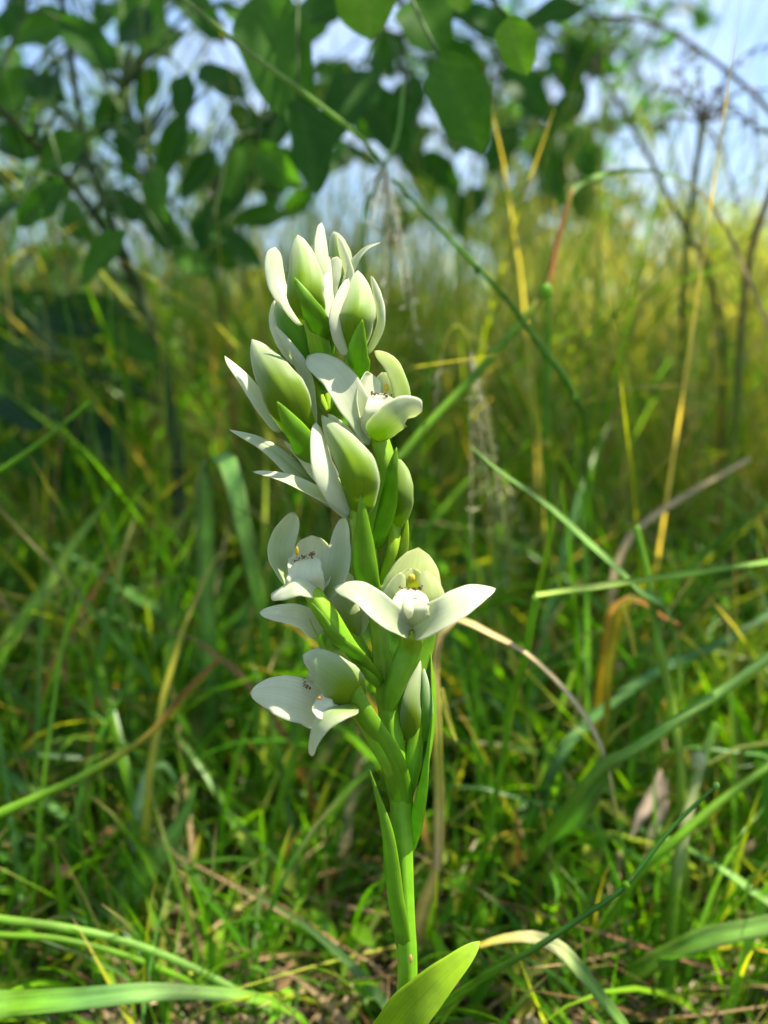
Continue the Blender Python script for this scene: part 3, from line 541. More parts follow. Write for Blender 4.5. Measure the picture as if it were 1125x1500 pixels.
    # flower: lower left, open, facing left ------------------------------------------------
    f = ovary(B, [(588, 1165, -3), (566, 1110, -6), (540, 1060, -8), (519, 1025, -7)], [13, 12, 15, 15])
    petal(f, SP, [(521, 1040, -8), (503, 1008, -14), (472, 978, -13), (443, 960, -8)], 56, face=(-0.25, 0.1, -0.95), cup=[1.0, 0.85, 0.6], prof=(0.4, 0.5, 0.5), color=c_petal(1.0, 0.6, 0.9, 0.8), ruffle=1.2)
    petal(f, PT, [(515, 1035, -4), (484, 1010, -3), (452, 985, -3)], 50, face=(-0.35, -0.3, 0.9), cup=0.6, prof=(0.4, 0.4, 0.5), color=c_petal(0.4, 0.1, 1.2), ruffle=0.8)
    petal(f, SP, [(482, 1048, -5), (440, 1028, -7), (405, 1014, -6), (366, 1015, -3)], 58, face=(0.05, 0.4, 0.9), cup=[0.4, 0.25, -0.2], prof=(0.5, 0.65, 0.4), color=c_petal(0.1, 0.0), ruffle=0.8)
    petal(f, SP, [(520, 1032, -12), (487, 1045, -16), (462, 1068, -15), (452, 1104, -10)], 34, face=[(-0.2, 0.8, 0.5), (-0.5, 0.6, 0.6), (-0.8, 0.2, 0.6)], cup=[-0.6, -0.5, -0.3], prof=(0.5, 0.4, 0.5), color=c_petal(0.8, 0.3, 1.8, green=LIME * 0.9))
    petal(f, 'lip', [(510, 1036, -10), (486, 1035, -13), (465, 1022, -12)], 48, face=(-0.4, 0.7, 0.6), cup=[0.5, 0.3], prof=(0.4, 0.35, 0.5), color=c_petal(0.3, 0.0), ruffle=1.0)
    spots(f, 450, 1005, -8.5, 6, 7, 34, PURPLE, 1.0, 13, slope=0.4)
    anther(f, 468, 1023, -14.0, 2.8, 2.8, (0.55, 0.25, 0.04), rz=0.5)
    petal(f, BR, [(590, 1240, 4), (583, 1165, -2.5), (566, 1105, -9), (531, 1040, -12), (508, 985, -11), (474, 950, -10), (453, 906, -8)], 36, face=(0.15, 0.1, -1), cup=[1.3, 1.1, 1.0, 0.9, 0.7], prof=(0.6, 1.2, 0.1), color=c_bract(GREEN * 1.1, LIME * 0.9, 0.5, 0.9), mat=M_BRACT, nu=40)
    # bud: lower right -------------------------------------------------------------------------
    f = ovary(B, [(594, 1190, 1), (604, 1120, 1), (611, 1050, 1)], [10, 13, 12], name='flower_bud')
    petal(f, SP, [(608, 1090, 0), (605, 1035, -3), (616, 968, 1)], 31, face=(-0.2, 0, -1), cup=1.15, prof=(0.25, 0.7, 0.3), color=c_petal(0.8, 0.6, 0.6, 0.8, green=LIME * 0.8))
    petal(f, SP, [(614, 1085, 1), (620, 1035, -1), (617, 970, 2)], 24, face=(0.6, 0, -0.8), cup=1.1, prof=(0.3, 0.7, 0.4), color=c_petal(0.8, 0.6, 0.6, 0.8, green=GREEN * 1.4))
    petal(f, BR, [(590, 1250, 4), (614, 1150, -3), (632, 1050, -1), (631, 956, 2)], 38, face=[(0.8, 0, -0.5), (0.9, 0, 0.3), (0.8, 0, 0.5)], cup=[1.0, 0.8, 0.5], prof=(0.42, 0.9, 0.2), color=c_bract(GREEN * 1.2, LIME, 0.4, 0.3), mat=M_BRACT, nu=34)
    # parts were laid out in world space: bring them under the Empty at the foot
    for c in root.children: c.matrix_parent_inverse = Matrix.Translation(-inv)
    return root
build_orchid()

# ------------------------------------------------------------------ ground cover and litter
def build_cover():
    r = np.random.default_rng(21)
    # small pointed herb leaves low over the soil
    n = 9000; y = np.exp(r.uniform(math.log(0.24), math.log(1.3), n)); x = r.uniform(-1, 1, n) * (y * 0.62 + 0.12)
    cl = 0.5 + 0.5 * np.sin(x * 31 + 1.3 + 2 * np.sin(y * 13)) * np.sin(y * 27 + 0.4); k = r.random(n) < 0.06 + 0.94 * cl ** 2; x, y = x[k], y[k]; n = len(x)
    z = r.random(n) ** 1.5 * 0.05 + 0.004; s = r.uniform(0.002, 0.0052, n)
    nrm = r.normal(size=(n, 3)) * 0.8 + np.array((0, -0.1, 0.8)); nrm /= np.linalg.norm(nrm, axis=1)[:, None]
    a = np.cross(nrm, r.normal(size=(n, 3))); a /= np.linalg.norm(a, axis=1)[:, None]; b = np.cross(nrm, a)
    c = np.stack([x, y, z], -1); lu = np.array((-1.5, -0.7, 0.1, 0.8, 1.6)); lw = np.array((0.1, 0.55, 0.62, 0.42, 0.03)); bw = np.array((-0.25, 0, 0.05, 0, -0.35))
    mid = c[:, None] + (a[:, None] * lu[None, :, None] + nrm[:, None] * bw[None, :, None]) * s[:, None, None]
    side = b[:, None] * (lw[None] * s[:, None])[..., None]; lift = nrm[:, None] * (lw[None] * s[:, None] * 0.3)[..., None]
    V = np.stack([mid - side + lift, mid, mid + side + lift], 2); base = (np.arange(n) * 15)[:, None, None]; i = np.arange(4)[None, :, None] * 3; j = np.arange(2)[None, None]
    q0 = base + i + j; q = np.stack([q0, q0 + 1, q0 + 4, q0 + 3], -1).reshape(-1, 4)
    cc = np.repeat(palette(n, (5, 2.5, 0.6, 1.4, 0.3, 0.2, 1.0), r)[:, None], 15, 1)
    big_mesh('undergrowth', V.reshape(-1, 3), q, cc.reshape(-1, 3), np.zeros((n * 15, 2)), M_LEAF_MASS, label='small herb leaves low on the ground between the grass')
    # leaf litter: curled brown scraps and broken stems
    n = 8000; y = np.exp(r.uniform(math.log(0.2), math.log(2.0), n)); x = r.uniform(-1, 1, n) * (y * 0.62 + 0.15)
    L_ = r.uniform(0.003, 0.015, n); W_ = L_ * r.uniform(0.08, 0.42, n); az = r.uniform(0, 6.283, n); tilt = r.normal(0, 0.35, n)
    d = np.stack([np.cos(az) * np.cos(tilt), np.sin(az) * np.cos(tilt), np.sin(tilt)], -1); s_ = np.stack([-np.sin(az), np.cos(az), r.normal(0, 0.4, n)], -1)
    c = np.stack([x, y, r.random(n) ** 2 * 0.016 + 0.006], -1); up = np.array((0, 0, 1.0))
    curl = r.uniform(-0.2, 0.5, n)
    st = np.linspace(-1, 1, 4); wd = np.array((0.5, 1, 0.85, 0.1))
    rows = c[:, None] + d[:, None] * (st[None] * L_[:, None] / 2)[..., None] + up * ((st ** 2)[None] * (curl * L_ * 0.5)[:, None])[..., None]
    V = np.stack([rows - s_[:, None] * (wd[None] * W_[:, None] / 2)[..., None], rows + s_[:, None] * (wd[None] * W_[:, None] / 2)[..., None]], 2)
    base = np.arange(n)[:, None] * 8; q = np.concatenate([np.stack([base[:, 0] + 2*i, base[:, 0] + 2*i + 1, base[:, 0] + 2*i + 3, base[:, 0] + 2*i + 2], -1) for i in range(3)])
    pal = np.array([(0.13, 0.08, 0.035), (0.24, 0.17, 0.08), (0.06, 0.04, 0.02), (0.34, 0.27, 0.15), (0.14, 0.085, 0.05)]); cc = np.repeat((pal[r.integers(0, 5, n)] * np.exp(r.normal(0, 0.25, (n, 1))))[:, None], 8, 1)
    big_mesh('leaf_litter', V.reshape(-1, 3), q, cc.reshape(-1, 3), np.zeros((n * 8, 2)), M_DRY, label='brown leaf litter and broken dry stems on the soil')
build_cover()

# ------------------------------------------------------------------ shrubs with single leaves
def leaf_mesh(name, c0, c1, fold=0.16, droop=0.18, wave=0.03, nu=15, nv=7):
    """an ovate leaf, one unit long along +X, half a unit wide, with a folded midrib"""
    u = np.linspace(0, 1, nu); v = np.linspace(-1, 1, nv); Uu, Vv = np.meshgrid(u, v, indexing='ij')
    wd = np.clip(Uu, 1e-3, 1) ** 0.62 * (1 - np.clip(Uu, 0, 0.999)) ** 0.72; wd = wd / wd.max() * 0.5 * (1 + 0.05 * np.sin(Uu * 13 + Vv * 2))
    x = Uu; y = Vv * wd; z = fold * np.abs(Vv) * wd - droop * Uu ** 2 + wave * np.sin(Uu * 9 + 1) * Vv
    pos = np.stack([x, y, z], -1)
    me = bpy.data.meshes.new(name); q = Parts()
    rib = np.exp(-(Vv / 0.16) ** 2) * 0.55 + 0.4 * np.sin(Uu * 20 - np.abs(Vv) * 4) ** 12
    q.grid(pos, mix(np.array(c0), np.array(c1), np.clip(rib, 0, 1)), np.stack([Uu, (Vv + 1) / 2], -1))
    me.from_pydata(q.v, [], q.f); finish(me, M_LEAF, q.c, q.u)
    return me
LEAFM = {'dark': leaf_mesh('leaf', (0.03, 0.10, 0.012), (0.06, 0.14, 0.025), droop=0.12), 'mid': leaf_mesh('leaf', (0.055, 0.15, 0.014), (0.09, 0.2, 0.03)),  # dark leaves carry their shade in the base colour
         'bright': leaf_mesh('leaf', (0.13, 0.27, 0.015), (0.2, 0.34, 0.04), droop=0.1), 'blue': leaf_mesh('leaf', (0.025, 0.07, 0.03), (0.045, 0.1, 0.05), droop=0.2)}  # bright: backlit glow painted in; blue: shade with a painted sky sheen
def leaf_at(parent, kind, px, py, d, Lpx, Wpx, ang, tilt=0.0, roll=0.0):
    """a leaf centred under a pixel; ang: where the tip points in the picture (0 down, + right); tilt: tip towards the camera; roll about its length"""
    k = d / FPX; a = R(ang); dirp = RT * math.sin(a) - UP * math.cos(a)
    X = (dirp * math.cos(R(tilt)) - FW * math.sin(R(tilt))).normalized(); Z0 = (-FW - X * (-FW).dot(X)).normalized(); Y0 = Z0.cross(X)
    Y = Y0 * math.cos(R(roll)) + Z0 * math.sin(R(roll)); Z = X.cross(Y)
    L_ = Lpx * k / max(0.35, math.cos(R(tilt))); W_ = Wpx * k
    o = bpy.data.objects.new('leaf', LEAFM[kind]); col.objects.link(o)
    base = at(px, py, d) - X * L_ * 0.5
    M = Matrix(((X.x, Y.x, Z.x, base.x), (X.y, Y.y, Z.y, base.y), (X.z, Y.z, Z.z, base.z), (0, 0, 0, 1))) @ Matrix.Diagonal((L_, W_, L_, 1))
    o.parent = parent; o.matrix_parent_inverse = Matrix.Translation(-parent.location); o.matrix_basis = M
    return base
def stems(parent, lines, base_list, colr, petiole=0.0007, name='branch', tree_r=None):
    """the woody branches of one shrub plus a petiole from every leaf base to the nearest branch"""
    q = Parts(); samples = []
    for pts, rad in lines:
        q.tube(pts, rad, colr, sides=8, n=26, wob=0.06); samples += [Vector(p) for p in spline(pts, 26)]
    for b in base_list:
        s = min(samples, key=lambda p: (p - b).length); m = s.lerp(b, 0.55) + Vector((0, 0, 0.012 + 0.12 * (s - b).length))
        q.tube([s, m, b], [petiole * 1.8, petiole * 1.2, petiole], (0.07, 0.12, 0.03), sides=5, n=9)
    inv = parent.location.copy(); o = q.build(name, M_BARK, parent); o.matrix_parent_inverse = Matrix.Translation(-inv)
    return o
def above_frame(p, margin=0.03):
    y = p[:, 1]; return p[:, 2] > CAM.z + np.maximum(y, 0) * math.tan(VFOV / 2 - PITCH) + margin
def shade_crown(parent, cen, rad, n, leaf, colr, seed, keep=None):
    """the rest of a shrub's crown, over and beside the frame"""
    r = np.random.default_rng(seed); v, q, c = leaf_cloud(n, cen, rad, leaf, colr, r)
    ctr = v.reshape(n, 4, 3).min(1) if keep is None else v.reshape(n, 4, 3).mean(1)
    lo = v.reshape(n, 4, 3)[:, :, 2].min(1); m = v.reshape(n, 4, 3).mean(1); m[:, 2] = lo
    ok = above_frame(m, 0.02) & (m[:, 2] > 0.3) if keep is None else keep(m)
    v = v.reshape(n, 4, 3)[ok].reshape(-1, 3); c = c.reshape(n, 4, 3)[ok].reshape(-1, 3); k = ok.sum()
    inv = parent.location.copy(); o = big_mesh('crown', v, np.arange(k * 4).reshape(-1, 4), c, np.zeros((k * 4, 2)), M_LEAF_MASS, parent=parent)
    o.matrix_parent_inverse = Matrix.Translation(-inv); o['kind'] = 'stuff'
    return o
def canopy(parent, areas, leaf=0.03, per=46):
    """unseen clumps of leaves added high over the place, above the frame; the gaps between them let the sun through in patches"""
    v, q, c = [], [], []; parts = []; limbs = Parts(); hub = Vector((.60, .62, .95))
    limbs.tube([Vector((.61, .56, .30)), Vector((.58, .58, .6)), hub], [.009, .008, .007], (0.10, 0.08, 0.05), sides=8)
    for (x0, x1, y0, y1, n, seed) in areas:
        r = np.random.default_rng(seed); k = 0
        while k < n:
            cx, cy = r.uniform(x0, x1), r.uniform(y0, y1); cz = CAM.z + cy * math.tan(VFOV / 2 - PITCH) + 0.22 + r.uniform(0.2, 0.6)
            dz = cz - 0.2; sx, sy = cx - SUND.x / SUND.z * dz, cy - SUND.y / SUND.z * dz       # where its shadow falls at flower height
            k += 1
            if math.hypot(sx - 0.0, sy - 0.19) < 0.15: continue
            parts.append(leaf_cloud(per, (cx, cy, cz), (0.15, 0.15, 0.07), leaf, (0.05, 0.14, 0.02), r))
            e = Vector((cx, cy, cz)); limbs.tube([hub, hub.lerp(e, .5) + Vector((0, 0, .15)), e], [.004, .003, .001], (0.10, 0.08, 0.05), sides=5, n=8)
    v, q, c = gather(parts); inv = parent.location.copy()
    o = big_mesh('crown', v, q, c, np.zeros((len(v), 2)), M_LEAF_MASS, parent=parent); o.matrix_parent_inverse = Matrix.Translation(-inv); o['kind'] = 'stuff'
    o = limbs.build('limb', M_BARK, parent); o.matrix_parent_inverse = Matrix.Translation(-inv)
def build_shrubs():
    rr = random.Random(4)
    # overhanging branch at the top centre
    t = empty('overhanging_shrub', (0.62, 0.55, 0.0)); tag(t, 'shrub branch with large hanging oval leaves at the top centre', 'shrub')
    bs = []
    for a in (('mid', 405, 72, .34, 225, 108, 18, 15, 8), ('dark', 452, 208, .33, 150, 66, 14, 10, -25), ('dark', 512, 150, .43, 150, 78, -28, 20, 15), ('dark', 560, 172, .46, 140, 66, 32, 10, -10),
              ('bright', 537, -2, .30, 112, 96, 2, 5, 5), ('mid', 624, 30, .37, 100, 84, 24, 20, 0), ('mid', 674, 146, .28, 152, 86, 24, 5, 6), ('bright', 757, 66, .28, 86, 60, 20, 0, 4),
              ('bright', 674, -8, .33, 52, 48, 5, 10, 0), ('dark', 812, 22, .42, 118, 46, -62, 20, 20), ('dark', 700, 30, .46, 120, 62, 58, 20, -20), ('dark', 598, 150, .52, 90, 50, -12, 15, 10),
              ('dark', 770, 130, .56, 110, 50, 30, 20, 10), ('dark', 735, 215, .6, 90, 44, -25, 20, 10), ('dark', 645, 250, .62, 80, 40, 40, 20, 10), ('dark', 830, 165, .6, 90, 44, -40, 10, 20), ('dark', 465, 20, .5, 120, 54, -50, 25, 5),
              ('dark', 810, 250, .62, 84, 40, 15, 20, 10), ('dark', 690, 300, .66, 80, 36, -35, 20, 10), ('dark', 860, 90, .62, 90, 36, 60, 20, 10), ('dark', 600, 215, .6, 95, 42, 5, 20, -10)):
        bs.append(leaf_at(t, *a))
    for k in range(34):
        bs.append(leaf_at(t, 'dark', rr.uniform(480, 880), rr.uniform(60, 330), rr.uniform(.6, 1.0), rr.uniform(55, 95), rr.uniform(28, 46), rr.uniform(-80, 80), rr.uniform(-30, 40), rr.uniform(-40, 40)))
    top = at(600, -60, .40)
    ln = [([Vector((.62, .55, -.02)), Vector((.60, .56, .35)), Vector((.48, .52, .62)), Vector((.25, .45, .62)), at(700, -120, .42), at(560, -80, .40), at(440, -60, .36)], [.009, .008, .006, .004, .003, .002, .0012]),
          ([at(700, -120, .42), at(720, -20, .55), at(735, 120, .72), at(720, 240, .85)], [.003, .0022, .0015, .0008]),
          ([at(560, -80, .40), at(588, 0, .44), at(592, 110, .5), at(600, 190, .56)], [.002, .0014, .001, .0006])]
    stems(t, ln, bs, (0.10, 0.08, 0.05))
    canopy(t, [(-.5, .85, .25, 1.5, 24, 5), (-.5, .40, .8, 2.6, 60, 9), (0.0, .95, .25, 1.05, 36, 13)])
    # dark shrub on the left
    t = empty('leafy_shrub', Vector((at(268, 800, .54).x, at(268, 800, .54).y, 0))); tag(t, 'dark leafy shrub with slanting stems on the left', 'shrub')
    foot = t.location.copy(); bs = []
    for k in range(84):
        x = rr.uniform(-20, 480); y = rr.uniform(-20, 400)
        if 400 < x and y > 300: continue
        if 130 < x < 380 and 40 < y < 240 and rr.random() < .6: continue
        d = rr.uniform(.40, .85); s = 0.55 / d
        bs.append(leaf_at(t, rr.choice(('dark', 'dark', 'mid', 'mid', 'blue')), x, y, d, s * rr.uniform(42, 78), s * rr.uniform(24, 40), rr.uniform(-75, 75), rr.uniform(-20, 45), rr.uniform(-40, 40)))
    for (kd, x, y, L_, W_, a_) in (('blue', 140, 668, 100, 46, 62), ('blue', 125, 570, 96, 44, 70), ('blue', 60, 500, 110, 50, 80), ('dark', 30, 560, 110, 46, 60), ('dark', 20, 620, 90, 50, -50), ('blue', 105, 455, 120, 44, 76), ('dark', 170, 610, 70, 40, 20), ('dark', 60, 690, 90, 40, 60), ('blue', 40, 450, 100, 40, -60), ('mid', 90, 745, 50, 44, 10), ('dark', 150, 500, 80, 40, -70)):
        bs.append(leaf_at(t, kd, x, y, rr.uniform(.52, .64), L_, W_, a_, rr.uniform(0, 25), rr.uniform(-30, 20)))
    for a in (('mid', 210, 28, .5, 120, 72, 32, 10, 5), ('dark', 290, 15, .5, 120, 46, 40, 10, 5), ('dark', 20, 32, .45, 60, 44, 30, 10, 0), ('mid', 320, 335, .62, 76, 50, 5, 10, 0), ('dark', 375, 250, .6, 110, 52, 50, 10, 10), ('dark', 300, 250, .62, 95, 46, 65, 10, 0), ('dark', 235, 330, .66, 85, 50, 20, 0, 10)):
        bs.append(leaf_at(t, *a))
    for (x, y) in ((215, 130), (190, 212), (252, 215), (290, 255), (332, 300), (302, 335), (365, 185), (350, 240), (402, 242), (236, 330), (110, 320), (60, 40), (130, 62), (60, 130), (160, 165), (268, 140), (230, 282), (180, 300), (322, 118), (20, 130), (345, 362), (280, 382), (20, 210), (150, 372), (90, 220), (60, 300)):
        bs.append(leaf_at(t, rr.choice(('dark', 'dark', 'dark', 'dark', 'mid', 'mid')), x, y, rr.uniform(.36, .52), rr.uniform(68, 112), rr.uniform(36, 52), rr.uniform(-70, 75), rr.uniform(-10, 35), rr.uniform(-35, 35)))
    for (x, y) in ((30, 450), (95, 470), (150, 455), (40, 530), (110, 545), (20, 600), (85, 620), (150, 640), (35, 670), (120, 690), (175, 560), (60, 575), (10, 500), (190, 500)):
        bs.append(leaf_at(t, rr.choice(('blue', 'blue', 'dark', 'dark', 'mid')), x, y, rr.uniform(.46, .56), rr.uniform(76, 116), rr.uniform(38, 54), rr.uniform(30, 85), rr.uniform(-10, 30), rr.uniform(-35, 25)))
    ln = [([foot + Vector((0, 0, -.02)), at(265, 760, 0.524), at(250, 600, 0.510), at(205, 430, 0.490), at(135, 250, 0.462), at(105, 90, 0.435), at(90, -40, 0.408), at(120, -200, 0.374)], [.0052, .005, .0046, .0042, .003, .002, .0017, .001]),
          ([at(200, 420, 0.490), at(160, 345, 0.462), at(100, 265, 0.422), at(0, 160, 0.381), at(-80, 90, 0.354)], [.003, .0026, .002, .0017, .0014]),
          ([foot + Vector((.05, .05, -.02)), at(345, 640, 0.578), at(332, 480, 0.558), at(290, 345, 0.530), at(210, 250, 0.510), at(180, 130, 0.476)], [.0034, .003, .0027, .002, .0014, .0007]),
          ([at(290, 345, 0.530), at(330, 250, 0.476), at(400, 170, 0.422), at(440, 60, 0.381)], [.002, .0014, .001, .0005]),
          ([at(250, 600, 0.510), at(170, 560, 0.476), at(80, 520, 0.449), at(10, 520, 0.422)], [.002, .0014, .001, .0007])]
    stems(t, ln, bs, (0.035, 0.06, 0.018))
    shade_crown(t, (0.05, 0.95, 1.10), (0.45, 0.55, 0.30), 500, 0.032, (0.04, 0.12, 0.02), 17)
build_shrubs()

# ------------------------------------------------------------------ single grass blades, stalks and twigs that stand out
def to_world(pts, root):
    w_ = [at(*p) for p in pts]
    if root:
        e = w_[-1]; w_.append(Vector((e.x + root[0], e.y + root[1], -0.006)))
    return w_
def ribbon(name, label, cat, pts, wpx, stops, face=(0, 0.4, 0.9), fold=0.25, root=None, mat=None, n=30, group=None):
    """a leaf blade with a V section; pts tip to foot as (px, py, depth m); widths in px along it"""
    wp = to_world(pts, root); C = spline(wp, n); t = np.linspace(0, 1, n)
    dep = (C - np.array(CAM)) @ np.array(FW); wx = np.interp(t, np.linspace(0, 1, len(wpx)), wpx) * dep / FPX / 2
    T = np.gradient(C, axis=0); T /= np.linalg.norm(T, axis=1)[:, None]
    fs = face if isinstance(face, list) else [face, face]
    F_ = spline([tuple(camdir(f)) for f in fs], n); Nn = F_ - (F_ * T).sum(1)[:, None] * T; Nn /= np.linalg.norm(Nn, axis=1)[:, None]; S = np.cross(T, Nn)
    v = np.array((-1, -0.5, 0, 0.5, 1)); 
    pos = C[:, None] + S[:, None] * (v[None] * wx[:, None])[..., None] + Nn[:, None] * ((np.abs(v) ** 1.3)[None] * wx[:, None] * fold)[..., None]
    pos += Nn[:, None] * (np.sin(t * 17 + len(label))[:, None] * wx[:, None] * 0.10 * v[None])[..., None]
    cc = np.repeat(lerp_stops(stops, t)[:, None], 5, 1) * np.array((0.85, 0.95, 1.3, 0.95, 0.85))[None, :, None] * (1 + 0.16 * np.sin(t * 23 + len(label)) * np.sin(t * 9.7 + 1))[:, None, None]; uv = np.stack(np.broadcast_arrays(t[:, None] * 3, (v / 2 + .5)[None]), -1)
    q = Parts(); th = 0.00012; q.grid(pos + Nn[:, None] * th, cc, uv); q.grid(pos - Nn[:, None] * th, cc * 0.95, uv)
    h = len(q.f) // 2; q.f[h:] = [f[::-1] for f in q.f[h:]]; b = n * 5
    for i in range(n - 1):
        q.f.append((i*5, (i+1)*5, b + (i+1)*5, b + i*5)); q.f.append(((i+1)*5 + 4, i*5 + 4, b + i*5 + 4, b + (i+1)*5 + 4))
    return tag(q.build(name, mat or M_GRASS), label, cat, group)
def culm(name, label, cat, pts, rpx, stops, root=None, nodes=(), mat=None, extra=None):
    """a jointed grass stalk; widths (diameters) in px"""
    wp = to_world(pts, root); q = Parts(); rad = []
    for i, p in enumerate(wp):
        d = (p - CAM).dot(FW); rad.append(np.interp(i / (len(wp) - 1), np.linspace(0, 1, len(rpx)), rpx) * d / FPX / 2)
    q.tube(wp, rad, stops, sides=10, n=14 * len(wp))
    o = q.build(name, mat or M_GRASS); tag(o, label, cat)
    for (x, y, d, wpx, c) in nodes:                  # the swollen joints
        qn = Parts(); r_ = wpx * d / FPX / 2; qn.ball(at(x, y, d), r_, r_, r_ * 1.3, c, rings=7, sides=10); qn.build('node', M_GRASS, o)
    return o
F, B_, Y_, T_ = G_FRESH, G_BLUE, G_YEL, G_TAN
LG = np.array((0.16, 0.32, 0.02)); PG = np.array((0.21, 0.37, 0.085)); OR = np.array((0.38, 0.17, 0.04)); DG = np.array((0.05, 0.15, 0.02))
def build_blades():
    g = 'grass blade'; s = 'grass stalk'
    # upper right: jointed stalk with an arching leaf
    o = culm('grass_stalk', 'green stalk slanting up right from the open flower, reddish above its bend', s, [(838, 278, .33), (818, 350, .325), (806, 405, .321), (799, 426, .32), (786, 444, .318), (700, 545, .31), (595, 660, .30), (540, 760, .30)], (6, 12, 13, 13, 13, 13), [(0, OR * .7), (.1, OR * .8), (.19, LG), (1, LG)], root=(-.06, .03), nodes=[(800, 427, .318, 19, LG * 1.1)])
    ribbon('grass_shoot', 'thin arching leaf sweeping over the upper right and turning tan', g, [(1140, 520, .40), (1100, 420, .38), (1060, 330, .37), (1010, 270, .36), (940, 250, .35), (880, 258, .34), (838, 280, .33), (828, 330, .327)], (10, 11, 8, 6, 7, 9, 12, 6), [(0, T_), (.3, T_), (.45, OR * .7), (.6, F), (1, LG)], face=(0, .5, .8))
    culm('grass_stalk', 'straight thin green stalk crossing from the top centre down to the right', s, [(575, 262, .30), (640, 330, .305), (730, 425, .31), (790, 505, .32), (840, 580, .33), (860, 700, .36)], (5, 9, 10, 9, 9), [(0, F), (.3, DG), (.45, LG), (1, F)], root=(0.02, .06), nodes=[(700, 394, .308, 11, DG), (841, 582, .33, 12, LG)])
    culm('grass_stalk', 'upright green stalk below the joint of the slanting stalk', s, [(804, 430, .40), (803, 540, .40), (800, 650, .40), (805, 760, .42)], (6, 10, 11, 9), [(0, F), (1, LG)], root=(0, .02), nodes=[(800, 652, .40, 15, Y_)])
    ribbon('grass_shoot', 'wide pale blue green blade slanting down right of the spike', g, [(690, 655, .27), (730, 690, .275), (800, 740, .28), (860, 795, .285), (930, 862, .29), (990, 950, .31)], (4, 16, 21, 19, 14, 8), [(0, PG), (.4, PG), (.6, LG), (1, F)], face=(.3, .7, .6), root=(.03, .05))
    ribbon('grass_shoot', 'level yellow green leaf crossing the right side beside the open flower', g, [(1150, 822, .27), (1040, 838, .262), (900, 858, .255), (786, 874, .25)], (12, 14, 15, 13), [(0, LG), (1, np.array((.3, .42, .06)))], face=(0, .8, .5), fold=.5)
    culm('grass_stalk', 'short green stalk bending down under the level yellow green leaf', s, [(786, 874, .25), (778, 915, .255), (768, 970, .265), (745, 1040, .28), (735, 1120, .29)], (13, 10, 10, 10), [(0, LG), (1, F)], root=(-.01, .03))
    culm('grass_stalk', 'upright yellow green stalk on the right passing a drooping yellow leaf', s, [(932, 770, .31), (950, 850, .305), (962, 930, .30), (985, 1040, .295), (1000, 1180, .29)], (9, 12, 14, 14, 14), [(0, F), (.5, np.array((.26, .38, .04))), (1, LG)], root=(.01, .01))
    ribbon('grass_shoot', 'drooping yellow tipped leaf hanging beside the upright stalk on the right', g, [(930, 962, .30), (922, 920, .30), (912, 885, .30), (928, 878, .302), (908, 900, .305), (892, 980, .31), (885, 1080, .32)], (4, 16, 12, 7, 8, 8, 8), [(0, np.array((.6, .52, .05))), (.25, np.array((.5, .42, .03))), (.5, Y_), (1, F)], root=(0, .02))
    ribbon('grass_shoot', 'small yellow leaf tip behind the upright stalk on the right', g, [(995, 915, .33), (965, 900, .33), (935, 880, .325), (905, 885, .325), (885, 960, .33)], (4, 16, 15, 10, 8), [(0, OR), (.4, np.array((.5, .36, .03))), (1, F)], root=(0, .03))
    culm('grass_stalk', 'thick pale green stalk rising to the right edge below the level leaf', s, [(1150, 945, .285), (1060, 1010, .28), (985, 1060, .275), (925, 1100, .27), (880, 1125, .272), (820, 1200, .29)], (13, 16, 17, 16, 13, 10), [(0, PG), (.6, LG), (1, F)], root=(-.02, .05))
    ribbon('grass_shoot', 'broad folded blade bending down left from the thick pale stalk', g, [(655, 1370, .34), (700, 1335, .33), (770, 1275, .31), (840, 1200, .29), (890, 1130, .272), (905, 1108, .27)], (8, 26, 32, 30, 28, 20), [(0, F), (.12, T_ * .9), (.3, PG * 1.15), (.55, LG), (.8, PG), (1, PG)], face=(.35, .75, .5))
    ribbon('grass_shoot', 'dark blue green blade running up right behind the thick pale stalk', g, [(1160, 880, .36), (1060, 940, .35), (960, 985, .34), (860, 1060, .33), (810, 1130, .325)], (10, 16, 17, 16, 10), [(0, B_), (1, B_ * .8)], face=(-.2, .7, .6), root=(-.02, .03))
    culm('grass_stalk', 'thin dark green stalk in focus slanting across the lower right', s, [(1050, 1150, .222), (985, 1212, .221), (915, 1298, .22), (850, 1345, .222), (790, 1385, .225), (715, 1428, .232), (640, 1475, .25)], (5, 7, 9, 10, 11, 11, 11), [(0, DG), (.35, DG), (.5, F), (1, LG)], root=(-.03, .03), nodes=[(1049, 1151, .222, 10, PG), (917, 1297, .22, 12, F)])
    ribbon('grass_shoot', 'arched pale leaf with a yellow tip beside the sheath leaf', g, [(702, 1386, .232), (735, 1376, .232), (780, 1374, .233), (815, 1388, .235), (840, 1412, .238), (875, 1455, .242), (930, 1530, .25)], (8, 22, 25, 20, 10, 8, 7), [(0, np.array((.5, .42, .06))), (.2, np.array((.5, .5, .25))), (.35, PG), (1, LG)], face=(0, .75, .6), root=(.01, .02))
    ribbon('grass_shoot', 'light green blade entering from the right edge near the bottom', g, [(880, 1470, .30), (925, 1432, .285), (980, 1400, .275), (1040, 1375, .265), (1150, 1352, .255)], (10, 24, 32, 32, 30), [(0, F), (.35, LG), (1, PG)], face=(0, .8, .55))  # darker inner end is shadow painted into the stops
